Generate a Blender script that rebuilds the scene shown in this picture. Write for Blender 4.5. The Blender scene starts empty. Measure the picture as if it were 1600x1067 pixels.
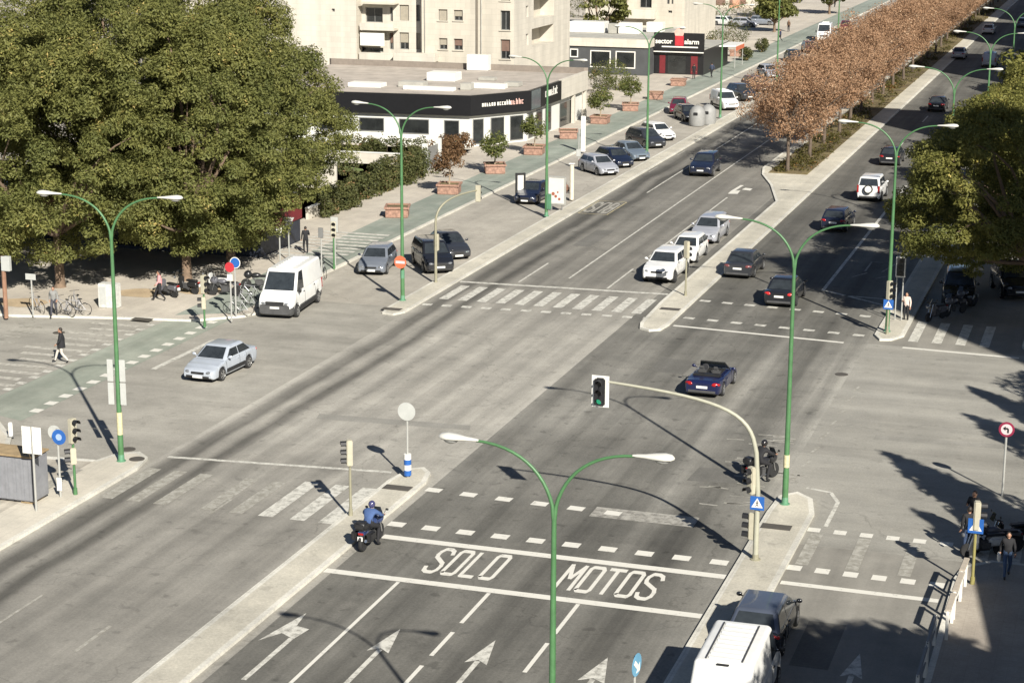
import bpy, bmesh, math, random
from mathutils import Vector, Matrix

random.seed(7)
S = bpy.context.scene
COL = S.collection
R = math.radians

# ---------------------------------------------------------------- camera
CAMH = 23.6
YAW, PITCH, ROLL, FPX = R(17.882), R(13.734), R(.2742), 3015.5
_f = Vector((-math.sin(YAW) * math.cos(PITCH), math.cos(YAW) * math.cos(PITCH), -math.sin(PITCH)))
_r0 = Vector((math.cos(YAW), math.sin(YAW), 0))
_u0 = _r0.cross(_f)
_r = math.cos(ROLL) * _r0 + math.sin(ROLL) * _u0
_u = -math.sin(ROLL) * _r0 + math.cos(ROLL) * _u0
cam = bpy.data.cameras.new('camera')
cam.sensor_width = 36
cam.lens = 36 * FPX / 1600
cam.clip_end = 3000
camo = bpy.data.objects.new('camera', cam)
COL.objects.link(camo)
camo.matrix_world = Matrix((
    (_r.x, _u.x, -_f.x, 0), (_r.y, _u.y, -_f.y, 0), (_r.z, _u.z, -_f.z, CAMH), (0, 0, 0, 1)))
S.camera = camo

# ---------------------------------------------------------------- sky, sun, exposure
SUN_EL, SUN_DIR = R(32.3), Vector((.616, -.788))
w = bpy.data.worlds.new('World')
S.world = w
w.use_nodes = True
nt = w.node_tree
sky = nt.nodes.new('ShaderNodeTexSky')
sky.sky_type = 'NISHITA'
sky.sun_disc = False
sky.sun_elevation = SUN_EL
sky.air_density = .6
sky.dust_density = .4
sky.sun_rotation = math.atan2(SUN_DIR.x, SUN_DIR.y)
bg = nt.nodes['Background']
nt.links.new(sky.outputs[0], bg.inputs[0])
bg.inputs[1].default_value = .05
sun = bpy.data.lights.new('sun', 'SUN')
sun.energy = 5.0
sun.angle = R(.55)
sun.color = (1.0, .95, .865)
suno = bpy.data.objects.new('sun', sun)
COL.objects.link(suno)
sd = Vector((SUN_DIR.x * math.cos(SUN_EL), SUN_DIR.y * math.cos(SUN_EL), math.sin(SUN_EL)))
suno.rotation_euler = sd.to_track_quat('Z', 'Y').to_euler()
S.view_settings.view_transform = 'Standard'
S.view_settings.look = 'None'
S.view_settings.exposure = .82
S.view_settings.gamma = 1

# ---------------------------------------------------------------- helpers
def at(px, py, z=0.0):
    """ground point (at height z) seen at a photograph pixel: real world position of what stands there"""
    d = (px - 800) * _r - (py - 533.5) * _u + FPX * _f
    t = (z - CAMH) / d.z
    return Vector((d.x * t, d.y * t, z))

def tag(o, label=None, cat=None, group=None, kind=None):
    if label: o['label'] = label
    if cat: o['category'] = cat
    if group: o['group'] = group
    if kind: o['kind'] = kind
    return o

def empty(name, loc=(0, 0, 0), rz=0, label=None, cat=None, group=None, parent=None):
    o = bpy.data.objects.new(name, None)
    o.empty_display_size = .3
    COL.objects.link(o)
    o.location = loc
    o.rotation_euler = (0, 0, rz)
    if parent: o.parent = parent
    return tag(o, label, cat, group)

def copy_tree(o, parent=None):
    c = o.copy()
    COL.objects.link(c)
    if parent:
        c.parent = parent
    for ch in o.children:
        copy_tree(ch, c)
    return c

_mats = {}
def nodes_of(name):
    m = bpy.data.materials.new(name)
    m.use_nodes = True
    n = m.node_tree
    return m, n, n.nodes['Principled BSDF'], n.links

def mat(name, c, rough=.6, metal=0, var=.12, scale=3.0, emit=None, spec=None, bump=0, coat=0, hue=None):
    """procedural surface: colour broken up by two noises in object space"""
    if name in _mats: return _mats[name]
    m, n, b, L = nodes_of(name)
    b.inputs['Roughness'].default_value = rough
    b.inputs['Metallic'].default_value = metal
    if spec is not None: b.inputs['Specular IOR Level'].default_value = spec
    if coat: b.inputs['Coat Weight'].default_value = coat; b.inputs['Coat Roughness'].default_value = .05
    tc = n.nodes.new('ShaderNodeTexCoord')
    nz = n.nodes.new('ShaderNodeTexNoise')
    nz.inputs['Scale'].default_value = scale
    nz.inputs['Detail'].default_value = 6
    nz.inputs['Roughness'].default_value = .65
    L.new(tc.outputs['Object'], nz.inputs['Vector'])
    mx = n.nodes.new('ShaderNodeMix'); mx.data_type = 'RGBA'
    c2 = hue or c
    mx.inputs[6].default_value = (*[max(0, x * (1 - var)) for x in c], 1)
    mx.inputs[7].default_value = (*[min(1, x * (1 + var)) for x in c2], 1)
    rp = n.nodes.new('ShaderNodeMapRange')
    rp.inputs[1].default_value = .3; rp.inputs[2].default_value = .7
    L.new(nz.outputs[0], rp.inputs[0])
    L.new(rp.outputs[0], mx.inputs[0])
    L.new(mx.outputs[2], b.inputs['Base Color'])
    if bump:
        bp = n.nodes.new('ShaderNodeBump')
        bp.inputs['Strength'].default_value = bump
        bp.inputs['Distance'].default_value = .02
        L.new(nz.outputs[0], bp.inputs['Height'])
        L.new(bp.outputs[0], b.inputs['Normal'])
    if emit:
        b.inputs['Emission Color'].default_value = (*emit[:3], 1)
        b.inputs['Emission Strength'].default_value = emit[3]
    _mats[name] = m
    return m

class MB:
    """collects shapes and links them as ONE mesh object"""
    def __init__(self):
        self.v, self.f, self.m = [], [], []
        self.mi = 0
    def add(self, vs, fs):
        o = len(self.v)
        self.v += [tuple(p) for p in vs]
        for f in fs:
            self.f.append(tuple(i + o for i in f)); self.m.append(self.mi)
    def box(self, x0, x1, y0, y1, z0, z1, M=None):
        vs = [Vector(p) for p in ((x0, y0, z0), (x1, y0, z0), (x1, y1, z0), (x0, y1, z0), (x0, y0, z1), (x1, y0, z1), (x1, y1, z1), (x0, y1, z1))]
        if M is not None: vs = [M @ p for p in vs]
        self.add(vs, [(0, 3, 2, 1), (4, 5, 6, 7), (0, 1, 5, 4), (1, 2, 6, 5), (2, 3, 7, 6), (3, 0, 4, 7)])
        return self
    def bbox(self, x0, x1, y0, y1, z0, z1, b=.03, M=None, seg=2):
        """box with bevelled edges"""
        bm = bmesh.new()
        bmesh.ops.create_cube(bm, size=1)
        for p in bm.verts:
            p.co = Vector((x0 + (p.co.x + .5) * (x1 - x0), y0 + (p.co.y + .5) * (y1 - y0), z0 + (p.co.z + .5) * (z1 - z0)))
        bmesh.ops.bevel(bm, geom=bm.edges[:], offset=b, segments=seg, affect='EDGES')
        return self.from_bm(bm, M)
    def from_bm(self, bm, M=None):
        bm.verts.index_update()
        vs = [(M @ p.co) if M is not None else p.co.copy() for p in bm.verts]
        self.add(vs, [[p.index for p in f.verts] for f in bm.faces])
        bm.free()
        return self
    def tube(self, pts, rad, n=8, cap=True):
        pts = [Vector(p) for p in pts]
        if not isinstance(rad, (list, tuple)): rad = [rad] * len(pts)
        vs, fs = [], []
        a = None
        for i, p in enumerate(pts):
            t = (pts[min(i + 1, len(pts) - 1)] - pts[max(i - 1, 0)])
            if t.length < 1e-9: t = Vector((0, 0, 1))
            t.normalize()
            if a is None:
                a = t.orthogonal().normalized()
            else:
                a = (a - t * a.dot(t))
                a = a.normalized() if a.length > 1e-6 else t.orthogonal().normalized()
            b = t.cross(a)
            for k in range(n):
                q = 2 * math.pi * k / n
                vs.append(p + (a * math.cos(q) + b * math.sin(q)) * rad[i])
        for i in range(len(pts) - 1):
            for k in range(n):
                k2 = (k + 1) % n
                fs.append((i * n + k, i * n + k2, (i + 1) * n + k2, (i + 1) * n + k))
        if cap:
            fs.append(tuple(range(n - 1, -1, -1)))
            fs.append(tuple((len(pts) - 1) * n + k for k in range(n)))
        self.add(vs, fs)
        return self
    def lathe(self, prof, n=20, M=None):
        """prof: (r, z) list turned round Z"""
        vs, fs = [], []
        for r, z in prof:
            for k in range(n):
                q = 2 * math.pi * k / n
                p = Vector((r * math.cos(q), r * math.sin(q), z))
                vs.append(M @ p if M is not None else p)
        for i in range(len(prof) - 1):
            for k in range(n):
                k2 = (k + 1) % n
                fs.append((i * n + k, i * n + k2, (i + 1) * n + k2, (i + 1) * n + k))
        fs.append(tuple(range(n - 1, -1, -1)))
        fs.append(tuple((len(prof) - 1) * n + k for k in range(n)))
        self.add(vs, fs)
        return self
    def prism(self, poly, z0, z1, M=None):
        n = len(poly)
        vs = [Vector((x, y, z0)) for x, y in poly] + [Vector((x, y, z1)) for x, y in poly]
        if M is not None: vs = [M @ p for p in vs]
        fs = [tuple(range(n - 1, -1, -1)), tuple(range(n, 2 * n))]
        fs += [(i, (i + 1) % n, n + (i + 1) % n, n + i) for i in range(n)]
        self.add(vs, fs)
        return self
    def sheet(self, poly, z):
        self.add([(x, y, z) for x, y in poly], [tuple(range(len(poly)))])
        return self
    def ball(self, c, r, M=None, u=12, vv=8):
        bm = bmesh.new()
        bmesh.ops.create_uvsphere(bm, u_segments=u, v_segments=vv, radius=1)
        if not isinstance(r, (tuple, list)): r = (r, r, r)
        for p in bm.verts:
            p.co = Vector((c[0] + p.co.x * r[0], c[1] + p.co.y * r[1], c[2] + p.co.z * r[2]))
        return self.from_bm(bm, M)
    def mesh(self, name, mats, smooth=False, ang=40):
        me = bpy.data.meshes.new(name)
        me.from_pydata([tuple(p) for p in self.v], [], self.f)
        for x in (mats if isinstance(mats, (list, tuple)) else [mats]): me.materials.append(x)
        me.polygons.foreach_set('material_index', self.m)
        if smooth:
            me.polygons.foreach_set('use_smooth', [True] * len(me.polygons))
            me.set_sharp_from_angle(angle=R(ang))
        me.update()
        return me
    def build(self, name, mats, parent=None, smooth=False, ang=40, loc=None, rz=0):
        o = bpy.data.objects.new(name, self.mesh(name, mats, smooth, ang))
        COL.objects.link(o)
        if parent: o.parent = parent
        if loc is not None: o.location = loc
        if rz: o.rotation_euler = (0, 0, rz)
        return o

def struct(name, mb, m, smooth=False):
    return tag(mb.build(name, m, smooth=smooth), kind='structure')

def rotz(a): return Matrix.Rotation(a, 4, 'Z')
def trs(x, y, z, rz=0): return Matrix.Translation((x, y, z)) @ rotz(rz)
def bez(p0, p1, p2, p3, n=10):
    p0, p1, p2, p3 = map(Vector, (p0, p1, p2, p3))
    return [(1 - t) ** 3 * p0 + 3 * (1 - t) ** 2 * t * p1 + 3 * (1 - t) * t * t * p2 + t ** 3 * p3 for t in [i / n for i in range(n + 1)]]
# ---------------------------------------------------------------- ground and road surfaces
def surface(name, c, c2=None, rough=.85, prof=None, xr=None, streak=(.9, .02), sa=.35, patch=.25, grain=.16, axis=0, patchscale=.11, crack=0, joints=None, bump=.25, modmin=.55, profy=None, yr=None, spots=0):
    """worn asphalt or paving in world coordinates: wheel streaks, repair patches, grain"""
    m, n, b, L = nodes_of(name)
    b.inputs['Roughness'].default_value = rough
    b.inputs['Specular IOR Level'].default_value = .25
    N = n.nodes.new
    geo = N('ShaderNodeNewGeometry')
    def math_(op, a, bb=None, clamp=False):
        q = N('ShaderNodeMath'); q.operation = op; q.use_clamp = clamp
        for i, x in enumerate((a, bb)):
            if x is None: continue
            if isinstance(x, (int, float)): q.inputs[i].default_value = x
            else: L.new(x, q.inputs[i])
        return q.outputs[0]
    def noise(scale, vec, detail=5, rough_=.6):
        q = N('ShaderNodeTexNoise'); q.inputs['Scale'].default_value = scale
        q.inputs['Detail'].default_value = detail; q.inputs['Roughness'].default_value = rough_
        L.new(vec, q.inputs['Vector']); return q.outputs[0]
    def mapr(x, lo, hi, a=0, z=1):
        q = N('ShaderNodeMapRange'); q.inputs[1].default_value = lo; q.inputs[2].default_value = hi
        q.inputs[3].default_value = a; q.inputs[4].default_value = z
        L.new(x, q.inputs[0]); return q.outputs[0]
    mp = N('ShaderNodeMapping')
    sc = (streak[0], streak[1], 1) if axis == 0 else (streak[1], streak[0], 1)
    mp.inputs['Scale'].default_value = sc
    L.new(geo.outputs['Position'], mp.inputs['Vector'])
    A = noise(1.0, mp.outputs[0], 5, .62)
    B = noise(patchscale, geo.outputs['Position'], 6, .65)
    B2 = noise(.5, geo.outputs['Position'], 6, .7)
    C = noise(11, geo.outputs['Position'], 4, .75)
    C2 = noise(70, geo.outputs['Position'], 2, .5)
    v = mapr(A, .32, .68, 1 - sa, 1 + sa)
    v = math_('MULTIPLY', v, mapr(B, .3, .7, 1 - patch, 1 + patch))
    v = math_('MULTIPLY', v, mapr(B2, .3, .7, 1 - patch * .6, 1 + patch * .6))
    v = math_('MULTIPLY', v, mapr(C, .25, .75, 1 - grain, 1 + grain))
    v = math_('MULTIPLY', v, mapr(C2, .3, .7, 1 - grain * .7, 1 + grain * .7))
    if prof:
        sep = N('ShaderNodeSeparateXYZ'); L.new(geo.outputs['Position'], sep.inputs[0])
        wob = mapr(noise(.06, geo.outputs['Position'], 3), .2, .8, -.5, .5)
        px = math_('ADD', sep.outputs[axis], wob)
        t = mapr(px, xr[0], xr[1])
        cr = N('ShaderNodeValToRGB'); L.new(t, cr.inputs[0])
        el = cr.color_ramp.elements
        while len(el) > 1: el.remove(el[0])
        for i, (x, k) in enumerate(prof):
            pp = (x - xr[0]) / (xr[1] - xr[0])
            e = el[0] if i == 0 else el.new(pp)
            e.position = pp; e.color = (k * .5, k * .5, k * .5, 1)
        # wheel tracks come and go along the lane
        mod = mapr(noise(.09, geo.outputs['Position'], 4), .33, .6, modmin, 1)
        p2 = math_('MULTIPLY', cr.outputs[0], 2.0)
        p3 = math_('ADD', math_('MULTIPLY', math_('SUBTRACT', p2, 1.0), mod), 1.0)
        v = math_('MULTIPLY', v, p3)
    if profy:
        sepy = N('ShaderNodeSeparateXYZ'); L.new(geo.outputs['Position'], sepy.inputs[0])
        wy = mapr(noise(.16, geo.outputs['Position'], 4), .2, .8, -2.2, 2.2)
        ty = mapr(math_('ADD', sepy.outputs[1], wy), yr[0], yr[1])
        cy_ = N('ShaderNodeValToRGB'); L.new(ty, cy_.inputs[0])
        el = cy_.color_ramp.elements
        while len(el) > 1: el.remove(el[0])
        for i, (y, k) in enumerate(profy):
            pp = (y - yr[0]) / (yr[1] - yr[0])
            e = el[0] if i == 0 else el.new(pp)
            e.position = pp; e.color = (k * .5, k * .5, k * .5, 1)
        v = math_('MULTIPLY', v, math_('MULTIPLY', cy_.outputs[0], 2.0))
    if spots:
        s1 = noise(1.6, geo.outputs['Position'], 3, .5)
        v = math_('MULTIPLY', v, mapr(s1, .62, .70, 1, 1 - spots))
        s2 = noise(.33, geo.outputs['Position'], 7, .75)
        v = math_('MULTIPLY', v, mapr(s2, .56, .68, 1, 1 - spots * .7))
    if crack:
        vo = N('ShaderNodeTexVoronoi'); vo.feature = 'DISTANCE_TO_EDGE'; vo.inputs['Scale'].default_value = crack
        wv = N('ShaderNodeVectorMath'); wv.operation = 'ADD'
        nn = N('ShaderNodeTexNoise'); nn.inputs['Scale'].default_value = .6; nn.inputs['Detail'].default_value = 5
        L.new(geo.outputs['Position'], nn.inputs['Vector'])
        sc2 = N('ShaderNodeVectorMath'); sc2.operation = 'SCALE'; sc2.inputs[3].default_value = 2.5
        L.new(nn.outputs['Color'], sc2.inputs[0]); L.new(sc2.outputs[0], wv.inputs[1]); L.new(geo.outputs['Position'], wv.inputs[0])
        L.new(wv.outputs[0], vo.inputs['Vector'])
        v = math_('MULTIPLY', v, mapr(vo.outputs[0], 0, .004, .78, 1))
    if joints:
        sep2 = N('ShaderNodeSeparateXYZ'); L.new(geo.outputs['Position'], sep2.inputs[0])
        for i in (0, 1):
            fr = math_('FRACT', math_('MULTIPLY', sep2.outputs[i], 1 / joints))
            v = math_('MULTIPLY', v, mapr(fr, 0, .05, .8, 1))
    mx = N('ShaderNodeMix'); mx.data_type = 'RGBA'
    L.new(mapr(B2, .35, .65), mx.inputs[0])
    mx.inputs[6].default_value = (*c, 1); mx.inputs[7].default_value = (*(c2 or c), 1)
    sca = N('ShaderNodeVectorMath'); sca.operation = 'SCALE'
    L.new(mx.outputs[2], sca.inputs[0]); L.new(v, sca.inputs[3])
    L.new(sca.outputs[0], b.inputs['Base Color'])
    bp = N('ShaderNodeBump'); bp.inputs['Strength'].default_value = bump; bp.inputs['Distance'].default_value = .01
    L.new(C2, bp.inputs['Height']); L.new(bp.outputs[0], b.inputs['Normal'])
    return m

def paint(name, c, wear=.5, under=(.2, .19, .17)):
    """road paint scuffed through to the surface below"""
    m, n, b, L = nodes_of(name)
    b.inputs['Roughness'].default_value = .7
    geo = n.nodes.new('ShaderNodeNewGeometry')
    a = n.nodes.new('ShaderNodeTexNoise'); a.inputs['Scale'].default_value = 3.2; a.inputs['Detail'].default_value = 8; a.inputs['Roughness'].default_value = .75
    L.new(geo.outputs['Position'], a.inputs['Vector'])
    r = n.nodes.new('ShaderNodeMapRange')
    r.inputs[1].default_value = .30 + wear * .28 - .10; r.inputs[2].default_value = .30 + wear * .28 + .10
    L.new(a.outputs[0], r.inputs[0])
    mx = n.nodes.new('ShaderNodeMix'); mx.data_type = 'RGBA'
    mx.inputs[6].default_value = (*under, 1); mx.inputs[7].default_value = (*c, 1)
    L.new(r.outputs[0], mx.inputs[0]); L.new(mx.outputs[2], b.inputs['Base Color'])
    return m

WHITE = (.62, .60, .53)
LIGHTW, DARKW, EASTL = (.282, .269, .234), (.142, .137, .120), (.276, .266, .233)
profW = [(-37.4, 1.25), (-36.9, 1.0), (-36.35, .45), (-35.95, .38), (-35.65, .8), (-35.4, 1.02), (-35.15, .85), (-34.85, .42), (-34.6, .45), (-34.25, .85), (-33.6, 1.05), (-32.9, .9), (-32.2, 1.03),
         (-31.4, .86), (-30.6, 1.02), (-29.8, .9), (-29, 1.03), (-28.2, .86), (-27.4, .98), (-26.6, 1.1), (-25.3, 1.2)]
profE = [(-25.2, 1.15), (-24.6, .9), (-23.9, .86), (-22.7, 1.12), (-21.9, .95), (-21, .74), (-20.2, .9), (-19.4, 1.1), (-18.6, .92), (-17.9, .7), (-17, .9), (-16.2, 1.12),
         (-15.3, .85), (-14.4, .68), (-13.7, .95), (-13.0, 1.45), (-12.2, 1.75)]
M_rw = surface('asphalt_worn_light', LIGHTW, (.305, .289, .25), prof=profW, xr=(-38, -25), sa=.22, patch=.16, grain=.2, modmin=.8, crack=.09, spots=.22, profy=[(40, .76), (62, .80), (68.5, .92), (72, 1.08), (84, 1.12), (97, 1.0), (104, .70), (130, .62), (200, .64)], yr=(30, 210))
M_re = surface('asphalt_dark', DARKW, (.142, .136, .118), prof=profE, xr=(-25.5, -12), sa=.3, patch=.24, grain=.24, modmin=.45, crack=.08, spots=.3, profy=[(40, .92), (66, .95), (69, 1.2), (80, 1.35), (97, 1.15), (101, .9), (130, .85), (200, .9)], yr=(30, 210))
M_se = surface('asphalt_service', (.212, .202, .175), (.232, .22, .19), sa=.12, patch=.14, grain=.12)
M_js = surface('asphalt_side_street', EASTL, (.28, .268, .232), axis=1, streak=(.55, .05), sa=.16, patch=.15, grain=.18, crack=.07, spots=.15)
M_ws = surface('asphalt_west_street', (.278, .265, .228), (.308, .292, .252), axis=1, streak=(.6, .05), sa=.14, patch=.14, grain=.18, crack=.07, spots=.14)
M_pk = surface('asphalt_parking', (.325, .303, .258), (.355, .33, .28), sa=.1, patch=.15, grain=.18, crack=.08, spots=.12)
M_pave = surface('paving_beige', (.49, .455, .38), (.53, .49, .405), sa=.06, patch=.12, grain=.1, joints=.6)
M_pave2 = surface('paving_pink', (.43, .39, .33), (.46, .42, .35), sa=.06, patch=.14, grain=.12, joints=.4)
M_med = surface('median_concrete', (.44, .415, .345), (.47, .44, .36), sa=.1, patch=.16, grain=.2, spots=.18)
M_bike = surface('bike_lane_green', (.215, .245, .205), (.255, .272, .232), sa=.14, patch=.16, grain=.1)
M_bikex = surface('bike_crossing_green', (.235, .258, .212), (.262, .275, .228), sa=.14, patch=.2, grain=.1)
M_kerb = surface('kerb_white', (.50, .485, .425), (.56, .54, .47), sa=.08, patch=.2, grain=.18, joints=1.0, spots=.15)
M_soil = surface('planting_soil', (.11, .085, .05), (.16, .13, .06), sa=.1, patch=.4, grain=.3)
M_sand = surface('tree_pit_sand', (.40, .31, .20), (.44, .345, .225), sa=.05, patch=.2, grain=.2)
M_far = surface('ground_far', (.40, .36, .29), (.34, .32, .25), sa=.05, patch=.3, grain=.1)

struct('ground', MB().sheet([(-1500, -300), (900, -300), (900, 2000), (-1500, 2000)], -.14), M_far)
struct('road_southbound', MB().sheet([(-37.2, -60), (-25.2, -60), (-25.2, 1200), (-37.2, 1200)], 0), M_rw)
struct('road_northbound', MB().sheet([(-25.2, -60), (-12.2, -60), (-12.2, 1200), (-25.2, 1200)], 0), M_re)
struct('service_road', MB().sheet([(-12.2, -60), (-2, -60), (-2, 66), (-12.2, 66)], 0), M_se)
struct('side_street', MB().sheet([(-12.2, 66), (60, 66), (60, 97.4), (-12.2, 97.4)], 0), M_js)
struct('service_road', MB().sheet([(-12.2, 97.4), (-2, 97.4), (-2, 1200), (-12.2, 1200)], 0), M_se)
struct('west_street', MB().sheet([(-220, 62), (-37.2, 62), (-37.2, 97.5), (-220, 97.5)], 0), M_ws)
struct('parking_road', MB().sheet([(-46.5, 97.5), (-37.2, 97.5), (-37.2, 1200), (-46.5, 1200)], 0), M_pk)

def inset(poly, d):
    n = len(poly); out = []
    for i in range(n):
        a, b, c = Vector(poly[i - 1]).to_2d(), Vector(poly[i]).to_2d(), Vector(poly[(i + 1) % n]).to_2d()
        e1 = (b - a).normalized(); e2 = (c - b).normalized()
        n1 = Vector((-e1.y, e1.x)); n2 = Vector((-e2.y, e2.x))
        k = (n1 + n2); k = k / max(.3, k.dot(n1))
        out.append(tuple(b + k * d))
    return out

def island(name, poly, top, kerbw=.2, h=.11, kerb=None):
    struct('kerb', MB().prism(poly, -.13, h), kerb or M_kerb)
    struct(name, MB().sheet(inset(poly, kerbw), h + .005), top)

# the median of the lower arm, the upper arm, the two islands beside the service road
island('median', [(-27.05, -50), (-25.55, -50), (-25.55, 68.2), (-25.8, 69.4), (-26.3, 70), (-26.8, 69.6), (-27.05, 68)], M_med)
island('median', [(-24.35, 97.8), (-24.1, 96.7), (-23.5, 96.3), (-22.95, 96.7), (-22.8, 98), (-22.8, 1200), (-28.6, 1200), (-28.6, 155), (-28, 151.5), (-26.4, 146.5), (-24.6, 139), (-24.55, 103)], M_med)
struct('planting_strip', MB().box(-27.6, -24.5, 152.2, 1190, .1, .16), M_soil)
island('traffic_island', [(-11.9, -50), (-10.5, -50), (-10.35, 69.3), (-10.7, 71), (-11.4, 71.7), (-12.0, 71), (-12.1, 69)], M_med)
island('traffic_island', [(-12.1, 99.2), (-11.7, 98.2), (-11.1, 98.4), (-10.6, 99.5), (-10.6, 1200), (-12.1, 1200)], M_med)
island('kerb_strip', [(-38.5, 96.9), (-38.3, 95.6), (-37.6, 95.4), (-37.2, 96.2), (-37.1, 1200), (-38.5, 1200)], M_med, kerbw=.16)
# pavements
SWP = [(-37.2, -50), (-37.2, 66.2), (-37.5, 67.6), (-38.2, 68.2), (-39.0, 67.6), (-39.3, 66.6), (-43.2, 66.2), (-44.4, 68.4), (-46.5, 70.6), (-50, 71.6), (-200, 71.6), (-200, -50)]
island('pavement', SWP, M_pave, kerbw=.22)
NWP = [(-45.4, 1200), (-200, 1200), (-200, 86), (-57, 88.4), (-50.7, 89.9), (-47.2, 90.5), (-45.0, 92.4), (-44.2, 94.5), (-44.2, 97.2), (-45.4, 98.4)]
island('pavement', NWP, M_pave2, kerbw=.2)
SEP = [(-4.7, -50), (40, -50), (40, 66.2), (-3.6, 66.2), (-4.5, 65.3), (-4.7, 64)]
island('pavement', SEP, surface('paving_brown', (.30, .265, .22), (.33, .295, .245), sa=.06, patch=.16, grain=.14, joints=.4), kerbw=.2)
NEP = [(40, 97), (40, 1200), (-4.6, 1200), (-4.6, 99), (-3.8, 97.4), (-2, 97)]
island('pavement', NEP, M_pave2, kerbw=.2)

# bike lane along the west pavement, crossing the west street between two dashed edges
struct('bike_lane', MB().sheet([(-48.6, 91.2), (-45.6, 92.8), (-45.75, 1195), (-49.6, 1195), (-49.2, 130)], .121), M_bike)
struct('bike_lane', MB().sheet([(-48.7, 71.9), (-45.5, 70.9), (-45.5, 92.3), (-48.7, 90.1)], .004), M_bikex)
struct('bike_lane', MB().sheet([(-49.0, -40), (-45.9, -40), (-45.6, 69.4), (-48.7, 71.3)], .121), M_bike)
struct('gutter_patch', MB().sheet([(-42.6, 40), (-39.3, 40), (-39.3, 66.2), (-42.6, 65.9)], .122), surface('asphalt_patch', (.36, .33, .275), (.38, .35, .29)))

# ---------------------------------------------------------------- road markings
P_new = paint('paint_white', WHITE, .12, (.16, .15, .13))
P_mid = paint('paint_worn', (.56, .545, .48), .5, (.2, .19, .16))
P_old = paint('paint_faded', (.40, .385, .335), .78, (.235, .222, .185))
P_oldd = paint('paint_faded_dark', (.42, .40, .35), .72, (.145, .135, .115))
Z = .007
def marks(name, polys, m, z=Z):
    b = MB()
    for p in polys: b.sheet(p, z)
    return struct(name, b, m)
def rc(x0, x1, y0, y1): return [(x0, y0), (x1, y0), (x1, y1), (x0, y1)]
def line(a, b, wd):
    a, b = Vector(a).to_2d(), Vector(b).to_2d(); d = (b - a).normalized(); nn = Vector((-d.y, d.x)) * wd / 2
    return [tuple(a - nn), tuple(b - nn), tuple(b + nn), tuple(a + nn)]
def dashrow(a, b, n, ln, wd):
    a, b = Vector(a), Vector(b); out = []
    for i in range(n):
        c = a + (b - a) * (i / (n - 1)); d = (b - a).normalized()
        out.append(line(c - d * ln / 2, c + d * ln / 2, wd))
    return out

# northbound, lower arm
marks('stop_line', [line((-24.9, 61.95), (-12.2, 61.85), .42)], P_new)
marks('stop_line', [line((-25.5, 58.05), (-12.2, 58.05), .40)], P_new)
marks('crossing_dashes', dashrow((-25.0, 67.6), (-13.2, 66.9), 9, .62, .48)[:6], P_new)
marks('crossing_dashes', dashrow((-24.9, 63.35), (-12.7, 63.2), 10, .62, .5), P_new)
marks('worn_box', [rc(-18.4, -14.4, 66.55, 67.7)], paint('paint_patch', (.36, .345, .30), .62, (.15, .14, .12)), .004)
marks('lane_line', [line((-22.68, 20), (-22.68, 57.8), .13), line((-19.42, 57.8), (-19.42, 55.0), .14), line((-19.42, 54.2), (-19.42, 52.2), .14), line((-19.42, 51.4), (-19.42, 49.0), .14),
                    line((-19.42, 48), (-19.42, 46), .14), line((-16.3, 57.8), (-16.3, 55.1), .14), line((-16.3, 54.3), (-16.3, 51.9), .14), line((-16.3, 51), (-16.3, 48.5), .14)], P_new)
def arrow(x, y, L=5.0, head=2.0, hw=.36, sw=.085):
    return [[(x - sw, y - L), (x + sw, y - L), (x + sw, y - head + .25), (x - sw, y - head + .25)], [(x, y), (x - hw, y - head + .05), (x, y - head + .35)], [(x, y), (x, y - head + .35), (x + hw, y - head + .05)]]
marks('arrow_marking', arrow(-21.1, 53.9), P_mid)
marks('arrow_marking', arrow(-17.92, 54.0), P_mid)
marks('arrow_marking', arrow(-14.2, 53.8, hw=.42), P_mid)
marks('arrow_marking', arrow(-6.85, 56.6, hw=.34), P_mid)
marks('arrow_marking', [[(-24.2, 48.7), (-24.03, 48.7), (-24.0, 52.1), (-24.17, 52.1)], [(-24.5, 54.2), (-25.0, 51.6), (-24.55, 52.4), (-24.0, 52.05), (-23.85, 52.95), (-24.35, 53.1)]], P_mid)

GL = {'S': [[(1, .80), (.86, .95), (.6, 1), (.25, 1), (.05, .88), (.02, .74), (.12, .62), (.85, .42), (.98, .28), (.94, .10), (.72, 0), (.35, 0), (.1, .05), (0, .2)]],
      'O': [[(.08, .06), (.2, 0), (.8, 0), (.94, .08), (.94, .92), (.8, 1), (.2, 1), (.06, .92), (.06, .06)]],
      'L': [[(.08, 1), (.08, 0), (.95, 0)]],
      'M': [[(.02, 0), (.04, 1), (.5, .45), (.96, 1), (.98, 0)]],
      'T': [[(0, 1), (1, 1)], [(.5, 1), (.5, 0)]],
      'B': [[(.05, 0), (.05, 1), (.75, 1), (.9, .75), (.7, .52), (.05, .52)], [(.7, .52), (.95, .3), (.8, 0), (.05, 0)]],
      'U': [[(.05, 1), (.05, .12), (.25, 0), (.75, 0), (.95, .12), (.95, 1)]]}
_sk = [0]
def stroke(mb, pts, wx, wy, z):
    """flat lettering stroke, wider across than along so that it reads from a low angle"""
    for i in range(len(pts) - 1):
        a, b = Vector(pts[i]), Vector(pts[i + 1]); d = (b - a).normalized(); nn = Vector((-d.y * wx, d.x * wy))
        e = Vector((d.x * wx, d.y * wy)) * .45
        mb.sheet([tuple(a - e - nn), tuple(b + e - nn), tuple(b + e + nn), tuple(a - e + nn)], z + .0006 * (_sk[0] % 7)); _sk[0] += 1
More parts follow.
